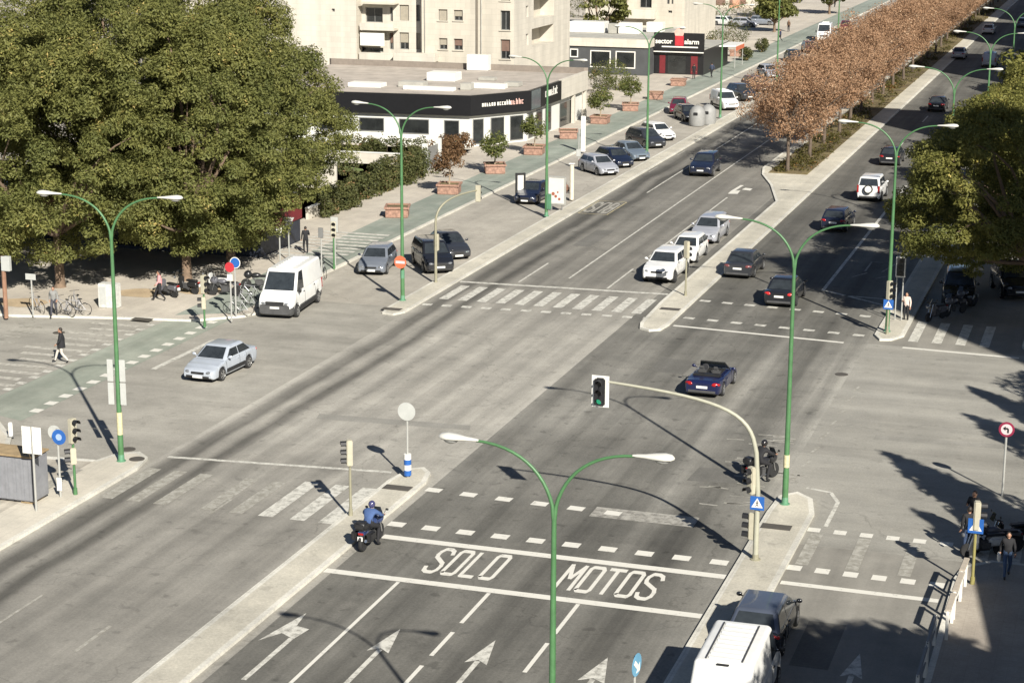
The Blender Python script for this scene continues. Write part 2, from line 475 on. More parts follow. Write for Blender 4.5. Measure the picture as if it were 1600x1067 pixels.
def word(name, txt, x0, y0, cw, ch, gap, wx, wy, m, flip=1):
    b = MB()
    for i, c in enumerate(txt):
        ox = x0 + flip * i * (cw + gap)
        for pl in GL[c]:
            stroke(b, [(ox + flip * px * cw, y0 + flip * py * ch) for px, py in pl], wx, wy, Z)
    return struct(name, b, m)
word('road_lettering', 'SOLO', -22.32, 59.05, .50, 2.35, .19, .068, .15, P_new)
word('road_lettering', 'MOTOS', -17.5, 58.95, .54, 2.35, .16, .068, .15, P_new)

# service road crossing, lower right
marks('stop_line', [line((-10.3, 61.95), (-5.0, 61.9), .34)], P_new)
marks('crossing_dashes', dashrow((-10.1, 67.7), (-5.3, 67.7), 6, .46, .45), P_new)
marks('crossing_dashes', dashrow((-10.1, 63.5), (-5.2, 63.4), 6, .5, .5), P_new)
marks('crosswalk', [rc(x, x + .45, 63.9, 67.3) for x in (-10.15, -8.4, -6.6)], P_old)
marks('kerb_line', [line((-11.2, 72.6), (-10.2, 72.3), .16), line((-10.2, 72.3), (-9.75, 71.2), .16), line((-9.75, 71.2), (-9.75, 68.2), .16)], P_mid)
marks('crosswalk', [rc(x, x + .55, 66.35, 69.6) for x in (-4.3, -3.2, -2.1)], P_mid)
# southbound, lower arm
marks('stop_line', [line((-36.9, 68.2), (-27.4, 69.2), .24)], P_mid)
marks('crosswalk', [rc(x, x + .55, 62.6, 66.6) for x in (-36.9, -35.75, -34.6, -32.6, -31.4)], P_old)
marks('crosswalk', [rc(x, x + .6, 62.6, 67.0) for x in (-30.2, -28.9, -27.75)], P_mid)
marks('lane_line', [line((-32.0, 62.2), (-32, 64), .14), line((-30, 49), (-30, 51.2), .14), line((-30.4, 40), (-30.4, 46), .1), line((-33.5, 50), (-33.5, 53), .1)], P_old)
marks('stop_line', [line((-42.0, 66.0), (-39.3, 66.4), .26)], P_new, .125)
marks('crosswalk', [rc(x, x + .5, 61.8, 65.2) for x in (-41.9, -40.7, -39.6)], P_old, .126)
# southbound, upper arm
marks('stop_line', [line((-37.1, 105.0), (-24.7, 105.6), .36)], P_mid)
marks('crosswalk', [rc(x, x + .55, 100.2, 104.0) for x in [-36.7 + i * 1.12 for i in range(11)]], P_mid)
marks('crossing_dashes', dashrow((-36.8, 98.6), (-24.3, 99.3), 12, .55, .45), P_mid)
marks('lane_line', [line((-34.55, 140), (-34.55, 200), .12), line((-31.3, 108), (-31.3, 240), .12), line((-28.4, 106), (-28.4, 112), .12), line((-28.4, 116), (-28.4, 140), .12), line((-33.8, 106), (-33.8, 112), .12)], P_mid)
marks('arrow_marking', [[(-28.7, 141.6), (-28.0, 141.8), (-28.1, 143.4), (-28.45, 143.2), (-28.35, 146), (-28.6, 146), (-28.75, 143)], [(-27.4, 143.6), (-28.1, 143.9), (-28.0, 144.8), (-27.4, 144.6)]], P_new)
marks('road_box', [line((-37.0, 129.8), (-34.9, 129.8), .1), line((-34.9, 129.8), (-34.9, 135.4), .1), line((-34.9, 135.4), (-37.0, 135.4), .1), line((-37.0, 135.4), (-37.0, 129.8), .1)], paint('paint_yellow', (.45, .38, .2), .6))
word('road_lettering', 'BUS', -35.1, 134.6, .5, 4.0, .15, .08, .25, P_old, flip=-1)
# northbound, upper arm and service road
marks('stop_line', [line((-22.6, 98.1), (-13.4, 97.2), .28)], P_new)
marks('stop_line', [line((-10.4, 97.15), (-4.6, 96.8), .28)], P_new)
marks('crossing_dashes', dashrow((-22.3, 104.6), (-13.2, 103.7), 8, .6, .42), P_mid)
marks('crossing_dashes', dashrow((-22.2, 100.1), (-12.9, 99.1), 8, .6, .42), P_mid)
marks('crosswalk', [rc(x, x + .5, 98.6, 103.4) for x in (-10.3, -9.1, -7.9, -6.7)], P_mid)
marks('lane_line', [line((-16.45, 109.5), (-16.45, 150), .2), line((-16.3, 109.6), (-12.3, 106.6), .2), line((-15.2, 108.6), (-12.3, 108.4), .18), line((-19.6, 108), (-19.6, 112), .12), line((-19.6, 150), (-19.6, 155), .12), line((-19.6, 170), (-19.6, 175), .12), line((-19.6, 190), (-19.6, 195), .12)], P_mid)
marks('bay_symbol', [line((-14.3 + a, 116 + c), (-14.3 + b2, 116 + d), .12) for a, c, b2, d in ((-.6, 0, -.6, 3), (-.6, 3, .1, 3), (.4, 0, .9, 3), (.9, 3, 1.3, 0), (-1.1, -2, -.4, -.5), (.3, -2, .8, -1.2))], P_oldd)
marks('parking_line', [line((-36.9 + .0, y), (-36.9, y + 3), .1) for y in (150, 160)], P_old)
# west street: zebra for walkers beside the bike crossing
marks('crosswalk', [rc(-51.6 - .55 * (i % 3), -49.0 - (i % 2) * .4, 73.4 + i * 1.15, 73.85 + i * 1.15) for i in range(14)], paint('paint_zebra', (.48, .46, .40), .62, (.24, .225, .19)))
marks('crosswalk', [rc(-55.4, -53.6 - .4 * (i % 2), 73.9 + i * 1.15, 74.25 + i * 1.15) for i in range(12)], P_old)
marks('crossing_dashes', [rc(-46.0 - i * .03, -45.5 - i * .03, 72.3 + i * 1.3, 72.85 + i * 1.3) for i in range(15)], P_new)
marks('crossing_dashes', [rc(-49.2, -48.75, 74.0 + i * 1.15, 74.4 + i * 1.15) for i in range(14)], P_mid)
marks('stop_line', [line((-44.35, 80.8), (-44.25, 87.2), .3)], P_mid)
marks('crosswalk', [rc(-50.9, -46.2, 108.5 + i * 1.0, 108.95 + i * 1.0) for i in range(9)], P_mid, .128)

# scuffs of old paint and dust beside the island
sc_ = random.Random(3)
marks('worn_marking', [line((x, y), (x + sc_.uniform(.5, 1.6), y + sc_.uniform(-.15, .15)), sc_.uniform(.05, .16)) for x, y in [(sc_.uniform(-15.6, -12.9), sc_.uniform(69, 80)) for i in range(26)]], P_old, .0055)
marks('worn_marking', [line((x, y), (x + sc_.uniform(.1, .3), y + sc_.uniform(.7, 1.4)), .11) for x, y in [(-11.9 + .05 * i, 73.2 + i * 2.1) for i in range(8)]], P_old, .0055)
# repaired trenches and filled patches in the asphalt
M_p1 = surface('asphalt_repair_dark', (.122, .118, .105), (.136, .131, .116), sa=.1, patch=.2, grain=.2)
M_p2 = surface('asphalt_repair_light', (.245, .236, .207), (.262, .252, .222), sa=.1, patch=.2, grain=.2)
for poly, m_ in (([(-33.6, 76.2), (-33.4, 75.4), (-26.4, 75.9), (-26.6, 76.6)], M_p2), ([(-21.6, 88.4), (-19.8, 88.2), (-19.7, 90.9), (-21.5, 91.1)], M_p1),
                 ([(-9.6, 80.2), (-3, 80.6), (-3, 81.2), (-9.6, 80.9)], M_p2), ([(-34.0, 118), (-32.8, 118), (-32.8, 124), (-34.0, 124)], M_p1), ([(-15.9, 72.0), (-13.2, 72.3), (-13.3, 74.2), (-15.8, 73.9)], M_p1), ([(-8.8, 55.0), (-7.6, 55.0), (-7.6, 58.8), (-8.8, 58.8)], M_p1)):
    struct('asphalt_patch', MB().sheet(poly, .003), m_)
# drain and manhole covers
M_iron = mat('cast_iron', (.10, .09, .075), .7, .3)
def cover(x, y, z, r=.32, sq=False):
    b = MB()
    if sq: b.box(-.55, .55, -.28, .28, 0, .012)
    else: b.lathe([(r, 0), (r, .012), (r * .9, .016), (0.01, .016)], 18)
    o = b.build('drain_cover' if sq else 'manhole_cover', M_iron, loc=(x, y, z))
    return o
covers = [(at(200, 702), 0, 'manhole cover in the asphalt by the lamp post with white panels'), (at(214, 717, .12), 0, 'iron ring cover at the foot of the lamp post with white panels'),
          (at(621, 762, .115), 1, 'rusty drain grate on the lower median tip'), (at(1047, 483, .115), 1, 'rusty drain grate on the upper median tip'), (at(1213, 823, .115), 1, 'brown drain grate on the island by the tall lamp'),
          (at(612, 483, .115), 1, 'brown drain grate at the kerb strip tip'), (at(1315, 585), 0, 'dark manhole cover in the east side street'), (at(92, 520), 0, 'wide oval manhole cover behind the man crossing'), (at(222, 499, .12), 1, 'long drain cover on the pavement corner by the tree')]
for p, sq, lb in covers:
    tag(cover(p.x, p.y, p.z + .004, sq=bool(sq)), lb, 'manhole cover' if not sq else 'drain cover', 'covers in the road and pavements')
# ---------------------------------------------------------------- vegetation
import numpy as np

def leaf_mat(name, cols, rough=.6, transl=.4, scale=.4, spread=.35):
    """leaf colour drifts between kinds of leaf over the crown and from leaf to leaf"""
    if name in _mats: return _mats[name]
    m, n, b, L = nodes_of(name)
    N = n.nodes.new
    tc = N('ShaderNodeTexCoord')
    nz = N('ShaderNodeTexNoise'); nz.inputs['Scale'].default_value = scale; nz.inputs['Detail'].default_value = 5; nz.inputs['Roughness'].default_value = .7
    L.new(tc.outputs['Object'], nz.inputs['Vector'])
    geo = N('ShaderNodeNewGeometry')
    ad = N('ShaderNodeMath'); ad.operation = 'MULTIPLY_ADD'
    L.new(geo.outputs['Random Per Island'], ad.inputs[0]); ad.inputs[1].default_value = spread
    mr = N('ShaderNodeMapRange'); mr.inputs[1].default_value = .34; mr.inputs[2].default_value = .66; mr.inputs[3].default_value = -.1; mr.inputs[4].default_value = 1.0 - spread * .6
    L.new(nz.outputs[0], mr.inputs[0]); L.new(mr.outputs[0], ad.inputs[2])
    cr = N('ShaderNodeValToRGB'); L.new(ad.outputs[0], cr.inputs[0])
    el = cr.color_ramp.elements
    for i, c in enumerate(cols):
        e = el[i] if i < 2 else el.new(0)
        e.position = i / (len(cols) - 1)
    for i, c in enumerate(cols):
        el[i].color = (*c, 1)
    L.new(cr.outputs[0], b.inputs['Base Color'])
    b.inputs['Roughness'].default_value = rough
    b.inputs['Specular IOR Level'].default_value = .25
    tr = N('ShaderNodeBsdfTranslucent'); L.new(cr.outputs[0], tr.inputs[0])
    ms = N('ShaderNodeMixShader'); ms.inputs[0].default_value = transl
    L.new(b.outputs[0], ms.inputs[1]); L.new(tr.outputs[0], ms.inputs[2])
    L.new(ms.outputs[0], n.nodes['Material Output'].inputs[0])
    _mats[name] = m
    return m

M_leafA = leaf_mat('leaves_olive', [(.105, .122, .038), (.225, .222, .066), (.36, .312, .095), (.48, .375, .13)])
M_leafB = leaf_mat('leaves_yellow_green', [(.105, .118, .032), (.235, .22, .058), (.40, .345, .085), (.52, .42, .12)])
M_leafO = leaf_mat('leaves_autumn', [(.27, .16, .092), (.40, .25, .148), (.48, .325, .195), (.54, .40, .265)], transl=.3, scale=.5, spread=.6)
M_leafH = leaf_mat('leaves_hedge', [(.06, .075, .028), (.13, .13, .045), (.22, .17, .07), (.28, .17, .085)], scale=.8, spread=.6)
M_leafP = leaf_mat('leaves_planter', [(.08, .10, .03), (.16, .175, .05), (.25, .235, .075), (.31, .25, .09)], scale=1.2, spread=.6)
M_leafR = leaf_mat('leaves_rusty', [(.12, .07, .035), (.22, .13, .065), (.20, .15, .06), (.15, .14, .055)], scale=1.2, spread=.6)
M_bark = mat('bark_brown', (.15, .105, .07), .9, var=.35, scale=4, bump=.5)
M_barkP = mat('bark_pale', (.28, .22, .15), .9, var=.3, scale=4, bump=.5)
M_twig = mat('twig_dark', (.10, .075, .055), .9, var=.3, scale=4)

def leaves_mesh(name, clumps, n_per, leaf, m, rng, up=.5, droop=0.0, shell=.45):
    """clumps: (x,y,z,r,rz) -> one mesh of many small bent leaves"""
    clumps = np.array(clumps)
    K = len(clumps)
    cnt = np.maximum(4, (n_per * (clumps[:, 3] / clumps[:, 3].mean()) ** 2).astype(int))
    idx = np.repeat(np.arange(K), cnt)
    T = len(idx)
    d = rng.normal(size=(T, 3)); d /= np.linalg.norm(d, axis=1)[:, None]
    rad = shell + (1 - shell) * rng.random(T) ** .6
    rr = clumps[idx, 3] * rad
    P = clumps[idx, :3] + np.stack([d[:, 0] * rr, d[:, 1] * rr, d[:, 2] * clumps[idx, 4] * rad], 1)
    P[:, 2] -= droop * (d[:, 0] ** 2 + d[:, 1] ** 2) * clumps[idx, 3] * rng.random(T)
    nrm = d * .8 + rng.normal(size=(T, 3)) * .55 + np.array([0, 0, up])
    nrm /= np.linalg.norm(nrm, axis=1)[:, None]
    t = rng.normal(size=(T, 3)); t[:, 2] -= droop
    t -= nrm * (t * nrm).sum(1)[:, None]; t /= np.linalg.norm(t, axis=1)[:, None]
    b = np.cross(nrm, t)
    ln = leaf[0] * (.7 + .6 * rng.random(T))[:, None]; wd = leaf[1] * (.7 + .6 * rng.random(T))[:, None]
    v = np.empty((T, 4, 3))
    v[:, 0] = P - t * ln / 2
    v[:, 1] = P + b * wd / 2 + nrm * wd * .15
    v[:, 2] = P + t * ln / 2
    v[:, 3] = P - b * wd / 2 + nrm * wd * .15
    me = bpy.data.meshes.new(name)
    me.vertices.add(T * 4); me.loops.add(T * 4); me.polygons.add(T)
    me.vertices.foreach_set('co', v.reshape(-1))
    me.loops.foreach_set('vertex_index', np.arange(T * 4))
    me.polygons.foreach_set('loop_start', np.arange(T) * 4)
    me.materials.append(m)
    me.update(calc_edges=True)
    return me

def leaf_part(name, clumps, n_per, leaf, m, rng, parent=None, **k):
    o = bpy.data.objects.new(name, leaves_mesh(name, clumps, n_per, leaf, m, rng, **k))
    COL.objects.link(o)
    if parent: o.parent = parent
    return o

def limb_path(a, b, rng, sag=.12, n=5):
    a, b = np.array(a, float), np.array(b, float)
    out = []
    off = rng.normal(size=3) * np.linalg.norm(b - a) * sag
    for i in range(n + 1):
        t = i / n
        p = a + (b - a) * t + off * math.sin(math.pi * t)
        p[2] += math.sin(math.pi * t) * np.linalg.norm(b - a) * .06
        out.append(tuple(p))
    return out

def broad_tree(loc, H, Rx, z0, label, seed, m=None, K=120, n_per=190, leaf=(.42, .19), group=None, name='broadleaf_tree', bark=None, trunk_r=.28, lean=(0, 0), Ry=None, top=.9, droop=.35, fork=None, cs=1):
    rng = np.random.default_rng(seed)
    root = empty(name, loc, 0, label, 'tree', group)
    zc, rz = (H + z0) / 2, (H - z0) / 2
    Ry = Ry or Rx
    # lobes: a few big masses, so that the outline is uneven
    lobes = []
    for i in range(9):
        a = rng.random() * 6.28; e = rng.uniform(-.5, .9)
        lobes.append((math.cos(a) * math.cos(e), math.sin(a) * math.cos(e), math.sin(e), rng.uniform(.05, .22)))
    cl = []
    while len(cl) < K:
        d = rng.normal(size=3); d /= np.linalg.norm(d)
        k = 1 - .16 + sum(w * max(0, d[0] * x + d[1] * y + d[2] * z) ** 6 for x, y, z, w in lobes)
        r = rng.uniform(.45, 1) ** .5 * k
        taper = 1 - .35 * max(0, d[2]) ** 2 + .5 * max(0, -d[2])
        p = np.array([lean[0] + d[0] * Rx * r * taper, lean[1] + d[1] * Ry * r * taper, zc + d[2] * rz * r * (top if d[2] > 0 else 1)])
        cr = rng.uniform(.7, 1.45) * (.6 + Rx / 14) * cs
        cl.append((*p, cr, cr * rng.uniform(.5, .75)))
    leaf_part('crown', cl, n_per, leaf, m or M_leafA, rng, root, droop=droop, up=.55)
    tb = MB()
    fz = fork or z0 * .75
    tb.tube([(0, 0, -.1), (.02, .03, .25), (lean[0] * .1, lean[1] * .1, fz * .6), (lean[0] * .2, lean[1] * .2, fz)], [trunk_r * 1.45, trunk_r * 1.05, trunk_r * .9, trunk_r * .85], 10)
    pick = rng.permutation(K)[:16]
    for q in pick:
        c = cl[q]
        tb.tube(limb_path((lean[0] * .2, lean[1] * .2, fz - .15), c[:3], rng), [trunk_r * .55, trunk_r * .45, trunk_r * .36, trunk_r * .26, trunk_r * .16, .03], 6)
    tb.build('trunk', bark or M_bark, root, smooth=True, ang=60)
    return root

def sand_pit(x, y, r=1.6):
    b = MB(); n = 14
    b.sheet([(x + r * math.cos(6.28 * i / n) * random.uniform(.85, 1.1), y + r * .8 * math.sin(6.28 * i / n) * random.uniform(.85, 1.1)) for i in range(n)], .125)
    return struct('tree_pit', b, M_sand)

WG = 'large street trees on the west pavement corner'
west_trees = [
    # x, y, H, R, z0, seed, label
    (-58.2, 95.5, 17.0, 6.2, .7, 1, 'broad olive-green tree with trunk in sandy pit behind the light sign post'),
    (-52.2, 99.6, 17.2, 5.7, .7, 2, 'broad olive-green tree with sandy pit just behind the lamp post with white panels'),
    (-66.0, 99.5, 18.8, 6.8, 1.0, 3, 'broad tree filling the upper left corner of the photo'),
    (-60.0, 104.3, 20.6, 6.9, 2.0, 4, 'tall broad tree in the second row behind the sandy pits'),
    (-51.8, 104.6, 17.4, 5.7, .2, 5, 'broad tree with drooping branches over the red shop band'),
    (-57.0, 116.6, 18.2, 6.5, .2, 6, 'broad tree nearest the white showroom, its crown edge against the cream flats'),
    (-66.5, 117.5, 20.0, 6.4, 2.0, 9, 'broad tree behind the low red banded shop, its top showing between the front crowns'),
    (-73.5, 104, 19.0, 6.8, 3.5, 8, 'broad tree farthest back in the upper left, behind the front trees')]
for x, y, H, r, z0, sd_, lb in west_trees:
    broad_tree((x, y, .1), H, r, z0, lb, sd_, group=WG, K=330, n_per=330, leaf=(.22, .088), fork=3.2, droop=.75, cs=.70)
for x, y in ((-58.0, 91.2), (-53.0, 95.6), (-50.2, 97.4)):
    sand_pit(x, y, 1.5)
# drooping side branches at the front edge of the corner trees are part of their crowns

EG = 'street trees along the east pavement'
east_trees = [
    (-4.3, 104.6, 13.4, 5.0, 1.8, 21, 'nearest east street tree, its crown over the shaded parked cars'),
    (-4.4, 115.5, 12.4, 4.8, 1.5, 22, 'second east street tree, just behind the nearest one over the parked cars'),
    (-4.6, 128.5, 11.8, 4.6, 1.8, 23, 'third east street tree from the crossing, yellow-green top'),
    (-4.5, 146.0, 11.2, 4.4, 3.4, 24, 'fourth east street tree from the crossing, small yellow-green top'),
    (-4.6, 166.0, 11.4, 4.6, 3.4, 25, 'east street tree past the yellow-green ones, mostly hidden'),
    (-4.4, 186.0, 11.6, 4.6, 3.4, 26, 'far east street tree casting a dark band across the road by the third lamp'),
    (-4.2, 212.0, 11.8, 4.8, 3.4, 27, 'far east street tree beyond the third lamp'),
    (-4.2, 228.0, 11.8, 4.8, 3.4, 28, 'far east street tree by the fourth lamp'),
    (-4.2, 262.0, 12.2, 4.8, 3.4, 29, 'very far east street tree near the top right corner'),
    (-4.2, 282.0, 12.2, 4.8, 3.4, 30, 'farthest east street tree at the top right corner')]
for x, y, H, r, z0, sd_, lb in east_trees:
    broad_tree((x, y, .1), H, r, z0, lb, sd_, m=M_leafB, group=EG, K=230 if y < 160 else 110, n_per=320 if y < 160 else 70, cs=.75 if y < 160 else 1, leaf=(.21, .085) if y < 160 else (.5, .26), lean=(-2.6, .2) if y < 125 else (-1.2, 0), fork=3.4)
# trees beside the near side street and service road: outside the frame but throwing their shade into it
def cypress(loc, H, r, seed, label):
    rng = np.random.default_rng(seed)
    root = empty('cypress_tree', loc, 0, label, 'tree', 'trees beside the camera building')
    cl = []
    for i in range(130):
        t = rng.random() ** .9; a = rng.random() * 6.28
        rad = r * (1 - t) ** .8 * (.55 + .45 * min(1, t * 4)) * rng.uniform(.3, 1)
        cl.append((math.cos(a) * rad, math.sin(a) * rad, 1.2 + t * (H - 1.6), .55 * (1.1 - t * .7), .8))
    leaf_part('crown', cl, 110, (.34, .16), M_leafA, rng, root)
    MB().tube([(0, 0, -.1), (0, 0, H * .6)], [.2, .06], 8).build('trunk', M_bark, root, smooth=True)
cypress((2.9, 63.3, .1), 12.0, 3.1, 41, 'pointed tree beside the east side street, first from the camera')
cypress((4.6, 56.6, .1), 11.6, 2.6, 42, 'pointed tree beside the pavement railing building')
cypress((5.4, 75.2, 0), 12.0, 3.2, 43, 'pointed tree on the far side of the east side street')
cypress((5.6, 70.4, 0), 12.0, 3.6, 44, 'pointed tree deeper in the east side street')
broad_tree((6.2, 39.3, .1), 15.2, 4.8, 7.0, 'broad tree on the near east pavement shading the service road', 45, m=M_leafB, K=170, n_per=170, group='trees beside the camera building')
broad_tree((4.0, 29.0, .1), 13, 3.8, 6.0, 'broad tree on the near east pavement closest to the camera', 46, m=M_leafB, K=80, n_per=140, group='trees beside the camera building')
broad_tree((8.2, 79.5, .1), 12, 4.0, 3.0, 'broad tree on the side street corner beyond the frame', 47, m=M_leafB, K=80, n_per=140, group='trees beside the camera building')

# bare russet trees in the median: three kinds of crown, copied down the avenue
def russet_tree(seed):
    rng = np.random.default_rng(seed)
    root = empty('russet_tree', (0, 0, 0), 0, None, 'tree', 'russet trees along the median')
    tb, cl = MB(), []
    fz = 2.4
    tb.tube([(0, 0, -.05), (.05, 0, 1.2), (.0, .04, fz)], [.17, .13, .12], 8)
    for i in range(9):
        a = i * .7 + rng.random() * .5; ln = rng.uniform(2.6, 3.8); e = rng.uniform(.5, 1.15)
        tip = np.array([math.cos(a) * ln * math.cos(e) * 1.15, math.sin(a) * ln * math.cos(e) * 1.15, fz + ln * math.sin(e) + .8])
        tb.tube(limb_path((0, 0, fz - .1), tip, rng, .1), [.09, .075, .06, .045, .03, .015], 5)
        for j in range(4):
            t = rng.uniform(.35, 1); b0 = np.array([0, 0, fz]) + (tip - np.array([0, 0, fz])) * t
            t2 = b0 + np.array([rng.normal() * 1.1, rng.normal() * 1.1, rng.uniform(.3, 1.5)])
            tb.tube(limb_path(b0, t2, rng, .1, 3), [.035, .025, .018, .008], 4, cap=False)
            cl.append((*t2, rng.uniform(.7, 1.1), rng.uniform(.55, .9)))
        cl.append((*tip, rng.uniform(.8, 1.2), .8))
    for i in range(44):
        d = rng.normal(size=3); d /= np.linalg.norm(d)
        cl.append((d[0] * 3.6 * rng.random() ** .4, d[1] * 3.3 * rng.random() ** .4, 5.2 + d[2] * 2.5, rng.uniform(.7, 1.1), .8))
    leaf_part('crown', cl, 190, (.16, .09), M_leafO, rng, root, droop=.15, up=.2, shell=.2)
    tb.build('trunk', M_twig, root, smooth=True, ang=60)
    return root
protos = [russet_tree(s) for s in (51, 52, 53)]
yy = [153.4, 161.8, 170.4, 178.6, 187, 195.2, 203.4, 211.6, 220, 228.4, 237, 246, 255, 264, 273, 282, 291, 300, 309, 318, 327, 336, 345, 354, 363, 372, 381, 390]
RT_near = ['russet tree nearest the crossing, first of the median row', 'russet tree second in the median row', 'russet tree third in the median row', 'russet tree fourth in the median row', 'russet tree fifth in the median row, level with the first gap in the road shade']
used = set()
for i, y in enumerate(yy):
    k = i % 3
    o = protos[k] if k not in used else copy_tree(protos[k])
    used.add(k)
    o.location = (-26.1 + random.uniform(-.25, .25), y, .14)
    o.rotation_euler = (0, 0, random.uniform(0, 6.28))
    s = random.uniform(.98, 1.12); o.scale = (s, s, s * 1.05)
    o['label'] = RT_near[i] if i < 5 else 'russet tree in the dense far part of the median row, canopy merged with its neighbours'
# low shrubs in the planting strip
rng0 = np.random.default_rng(60)
cl = []
for i in range(420):
    y = 153 + rng0.random() ** 1.4 * 200
    cl.append((rng0.uniform(-27.3, -24.7), y, .3, rng0.uniform(.3, .6), rng0.uniform(.25, .5)))
o = leaf_part('ground_cover', cl, 26, (.22, .12), leaf_mat('leaves_strip', [(.05, .05, .015), (.11, .095, .025), (.2, .11, .035), (.26, .12, .04)], scale=.6, spread=.6), rng0)
tag(o, kind='stuff', cat='ground cover', label='low yellow and rusty shrubs under the median trees')

# hedges in front of the showroom garden
def hedge(a, b, h, wd, label, seed, m=None, n_per=110):
    rng = np.random.default_rng(seed)
    a, b = Vector(a), Vector(b); n = int((b - a).length / .45)
    d = (b - a).normalized()
    root = empty('hedge', (a.x, a.y, .1), 0, label, 'hedge')
    cl = []
    for i in range(n):
        p = (b - a) * (i / n)
        for k in range(max(2, int(h / .55))):
            cl.append((p.x + rng.normal() * wd * .3, p.y + rng.normal() * wd * .3, (k + .5) * h / max(2, int(h / .55)) + rng.normal() * .12, rng.uniform(.4, .6), .42))
    leaf_part('foliage', cl, n_per, (.2, .11), m or M_leafH, rng, root)
    sb = MB()
    for i in range(0, n, 3):
        p = (b - a) * (i / n); sb.tube([(p.x, p.y, 0), (p.x + .05, p.y, h * .7)], [.04, .02], 5)
    sb.build('stem', M_twig, root)
    return root
hedge((-52.9, 121.5, 0), (-53.4, 131.5, 0), 1.9, .9, 'long brown-green hedge on the garden wall nearest the corner trees', 71)
hedge((-53.3, 132.0, 0), (-53.2, 142.5, 0), 2.3, 1.0, 'tall green and rust hedge beside the garden gate', 72)
hedge((-54.2, 147.5, 0), (-54.0, 154.0, 0), 1.9, .9, 'rusty hedge between the gate and the showroom corner', 73, M_leafR)
hedge((-66.0, 148.6, 0), (-55.6, 149.6, 0), 1.7, .8, 'dark hedge in front of the white showroom wall', 74, n_per=80)
hedge((-62, 140, 0), (-57.6, 139, 0), 1.5, .6, 'short clipped hedge on the garden lawn behind the tall hedge', 75, n_per=80)
hedge((-100, 306, 0), (-58, 309, 0), 3.2, 2.2, 'long clipped green hedge behind the far car park', 76, n_per=24)

def planter_tree(p, label, seed, h=3.1, tree=True):
    rng = np.random.default_rng(seed)
    root = empty('planter', p, rng.random() * .4, label, 'planter', 'terracotta planters along the bike lane')
    b = MB()
    b.bbox(-.78, .78, -.78, .78, 0, .62, .05)
    for s_ in (-1, 1):
        b.bbox(s_ * .80 - .07, s_ * .80 + .07, -.87, .87, .60, .78, .03); b.bbox(-.73, .73, s_ * .80 - .07, s_ * .80 + .07, .60, .775, .03)
    b.build('tub', mat('terracotta', (.28, .165, .12), .85, var=.4, scale=7, bump=.3), root)
    MB().sheet([(-.74, -.74), (.74, -.74), (.74, .74), (-.74, .74)], .68).build('soil', M_soil, root)
    if tree:
        MB().tube([(0, 0, .6), (.04, .02, 1.4), (.0, .05, h * .72)], [.07, .05, .03], 6).build('stem', M_barkP, root)
        cl = []
        for i in range(26):
            d = rng.normal(size=3); d /= np.linalg.norm(d)
            cl.append((d[0] * .85, d[1] * .85, h * .72 + d[2] * .75, rng.uniform(.35, .55), .4))
        leaf_part('foliage', cl, 60, (.24, .10), M_leafP if seed % 3 else M_leafR, rng, root, droop=.8)
    return root
PL = [(621, 338, 'terracotta planter with dead-looking stub in front of the long hedge', 0), (702, 302, 'terracotta planter with small green tree beside the garden gate', 1), (773, 270, 'terracotta planter with small tree between the gate and the showroom corner', 1),
      (835, 241, 'terracotta planter with small tree in front of the black fascia corner', 1), (888, 216, 'low terracotta planter with bare soil before the cream pillar wall', 0), (938, 193, 'terracotta planter with feathery tree past the cream pillar wall', 1),
      (985, 173, 'terracotta planter with twin drooping tree behind the parked white car', 1), (1024, 155, 'bare terracotta planter beside the thin far lamp', 0), (1060, 134, 'terracotta planter with people standing by it near the black shop sign', 0),
      (1098, 104, 'far pale terracotta planter beyond the shop terrace', 0), (1150, 88, 'farthest terracotta planter at the bike lane edge', 0)]
for i, (px, py, lb, tr) in enumerate(PL):
    planter_tree(at(px, py, .12), lb, 80 + i, 3.3 if i != 6 else 3.6, tr)

def shrub(p, r, h, label, seed, m=None, n_per=55, name='shrub', K=22, group=None):
    rng = np.random.default_rng(seed)
    root = empty(name, p, 0, label, 'shrub', group)
    cl = []
    for i in range(K):
        d = rng.normal(size=3); d /= np.linalg.norm(d)
        cl.append((d[0] * r * .7, d[1] * r * .7, h * .55 + d[2] * h * .4, r * rng.uniform(.3, .45), h * .2))
    leaf_part('foliage', cl, n_per, (.22, .11), m or M_leafH, rng, root)
    MB().tube([(0, 0, 0), (.05, 0, h * .5)], [.06, .03], 5).build('stem', M_twig, root)
    return root
# ---------------------------------------------------------------- street furniture
M_green = mat('pole_green', (.062, .155, .062), .45, var=.18, scale=2.5)
M_greenold = mat('pole_green_pale', (.085, .21, .12), .55, var=.2, scale=2.5)
M_lampw = mat('lamp_grey', (.52, .51, .46), .45, var=.08)
M_lens = mat('lamp_lens', (.30, .30, .28), .15, var=.05)
M_galv = mat('galvanised', (.40, .40, .37), .5, .3, var=.12)
M_cream = mat('signal_cream', (.40, .375, .285), .5, var=.1)
M_creamy = mat('signal_pole_khaki', (.235, .222, .155), .55, var=.16)
M_black = mat('black_plastic', (.015, .015, .016), .45, var=.2)
M_lensd = mat('signal_lens_dark', (.02, .018, .016), .25, var=.1)
M_lensg = mat('signal_lens_green', (.02, .16, .09), .25, var=.1, emit=(.05, .6, .3, .35))
M_whitep = mat('white_plastic', (.66, .65, .60), .45, var=.06)
M_white = mat('white_painted', (.68, .66, .60), .5, var=.06)
M_red = mat('sign_red', (.42, .03, .04), .4, var=.1)
M_orange = mat('sign_red_faded', (.50, .13, .06), .45, var=.1)
M_blue = mat('sign_blue', (.02, .10, .34), .4, var=.12)
M_pinkw = mat('sign_white_pinkish', (.55, .46, .46), .5, var=.06)
M_signback = mat('sign_back_grey', (.47, .48, .45), .5, .2, var=.08)
M_yel = mat('sticker_cream', (.50, .46, .28), .6, var=.2, scale=9)
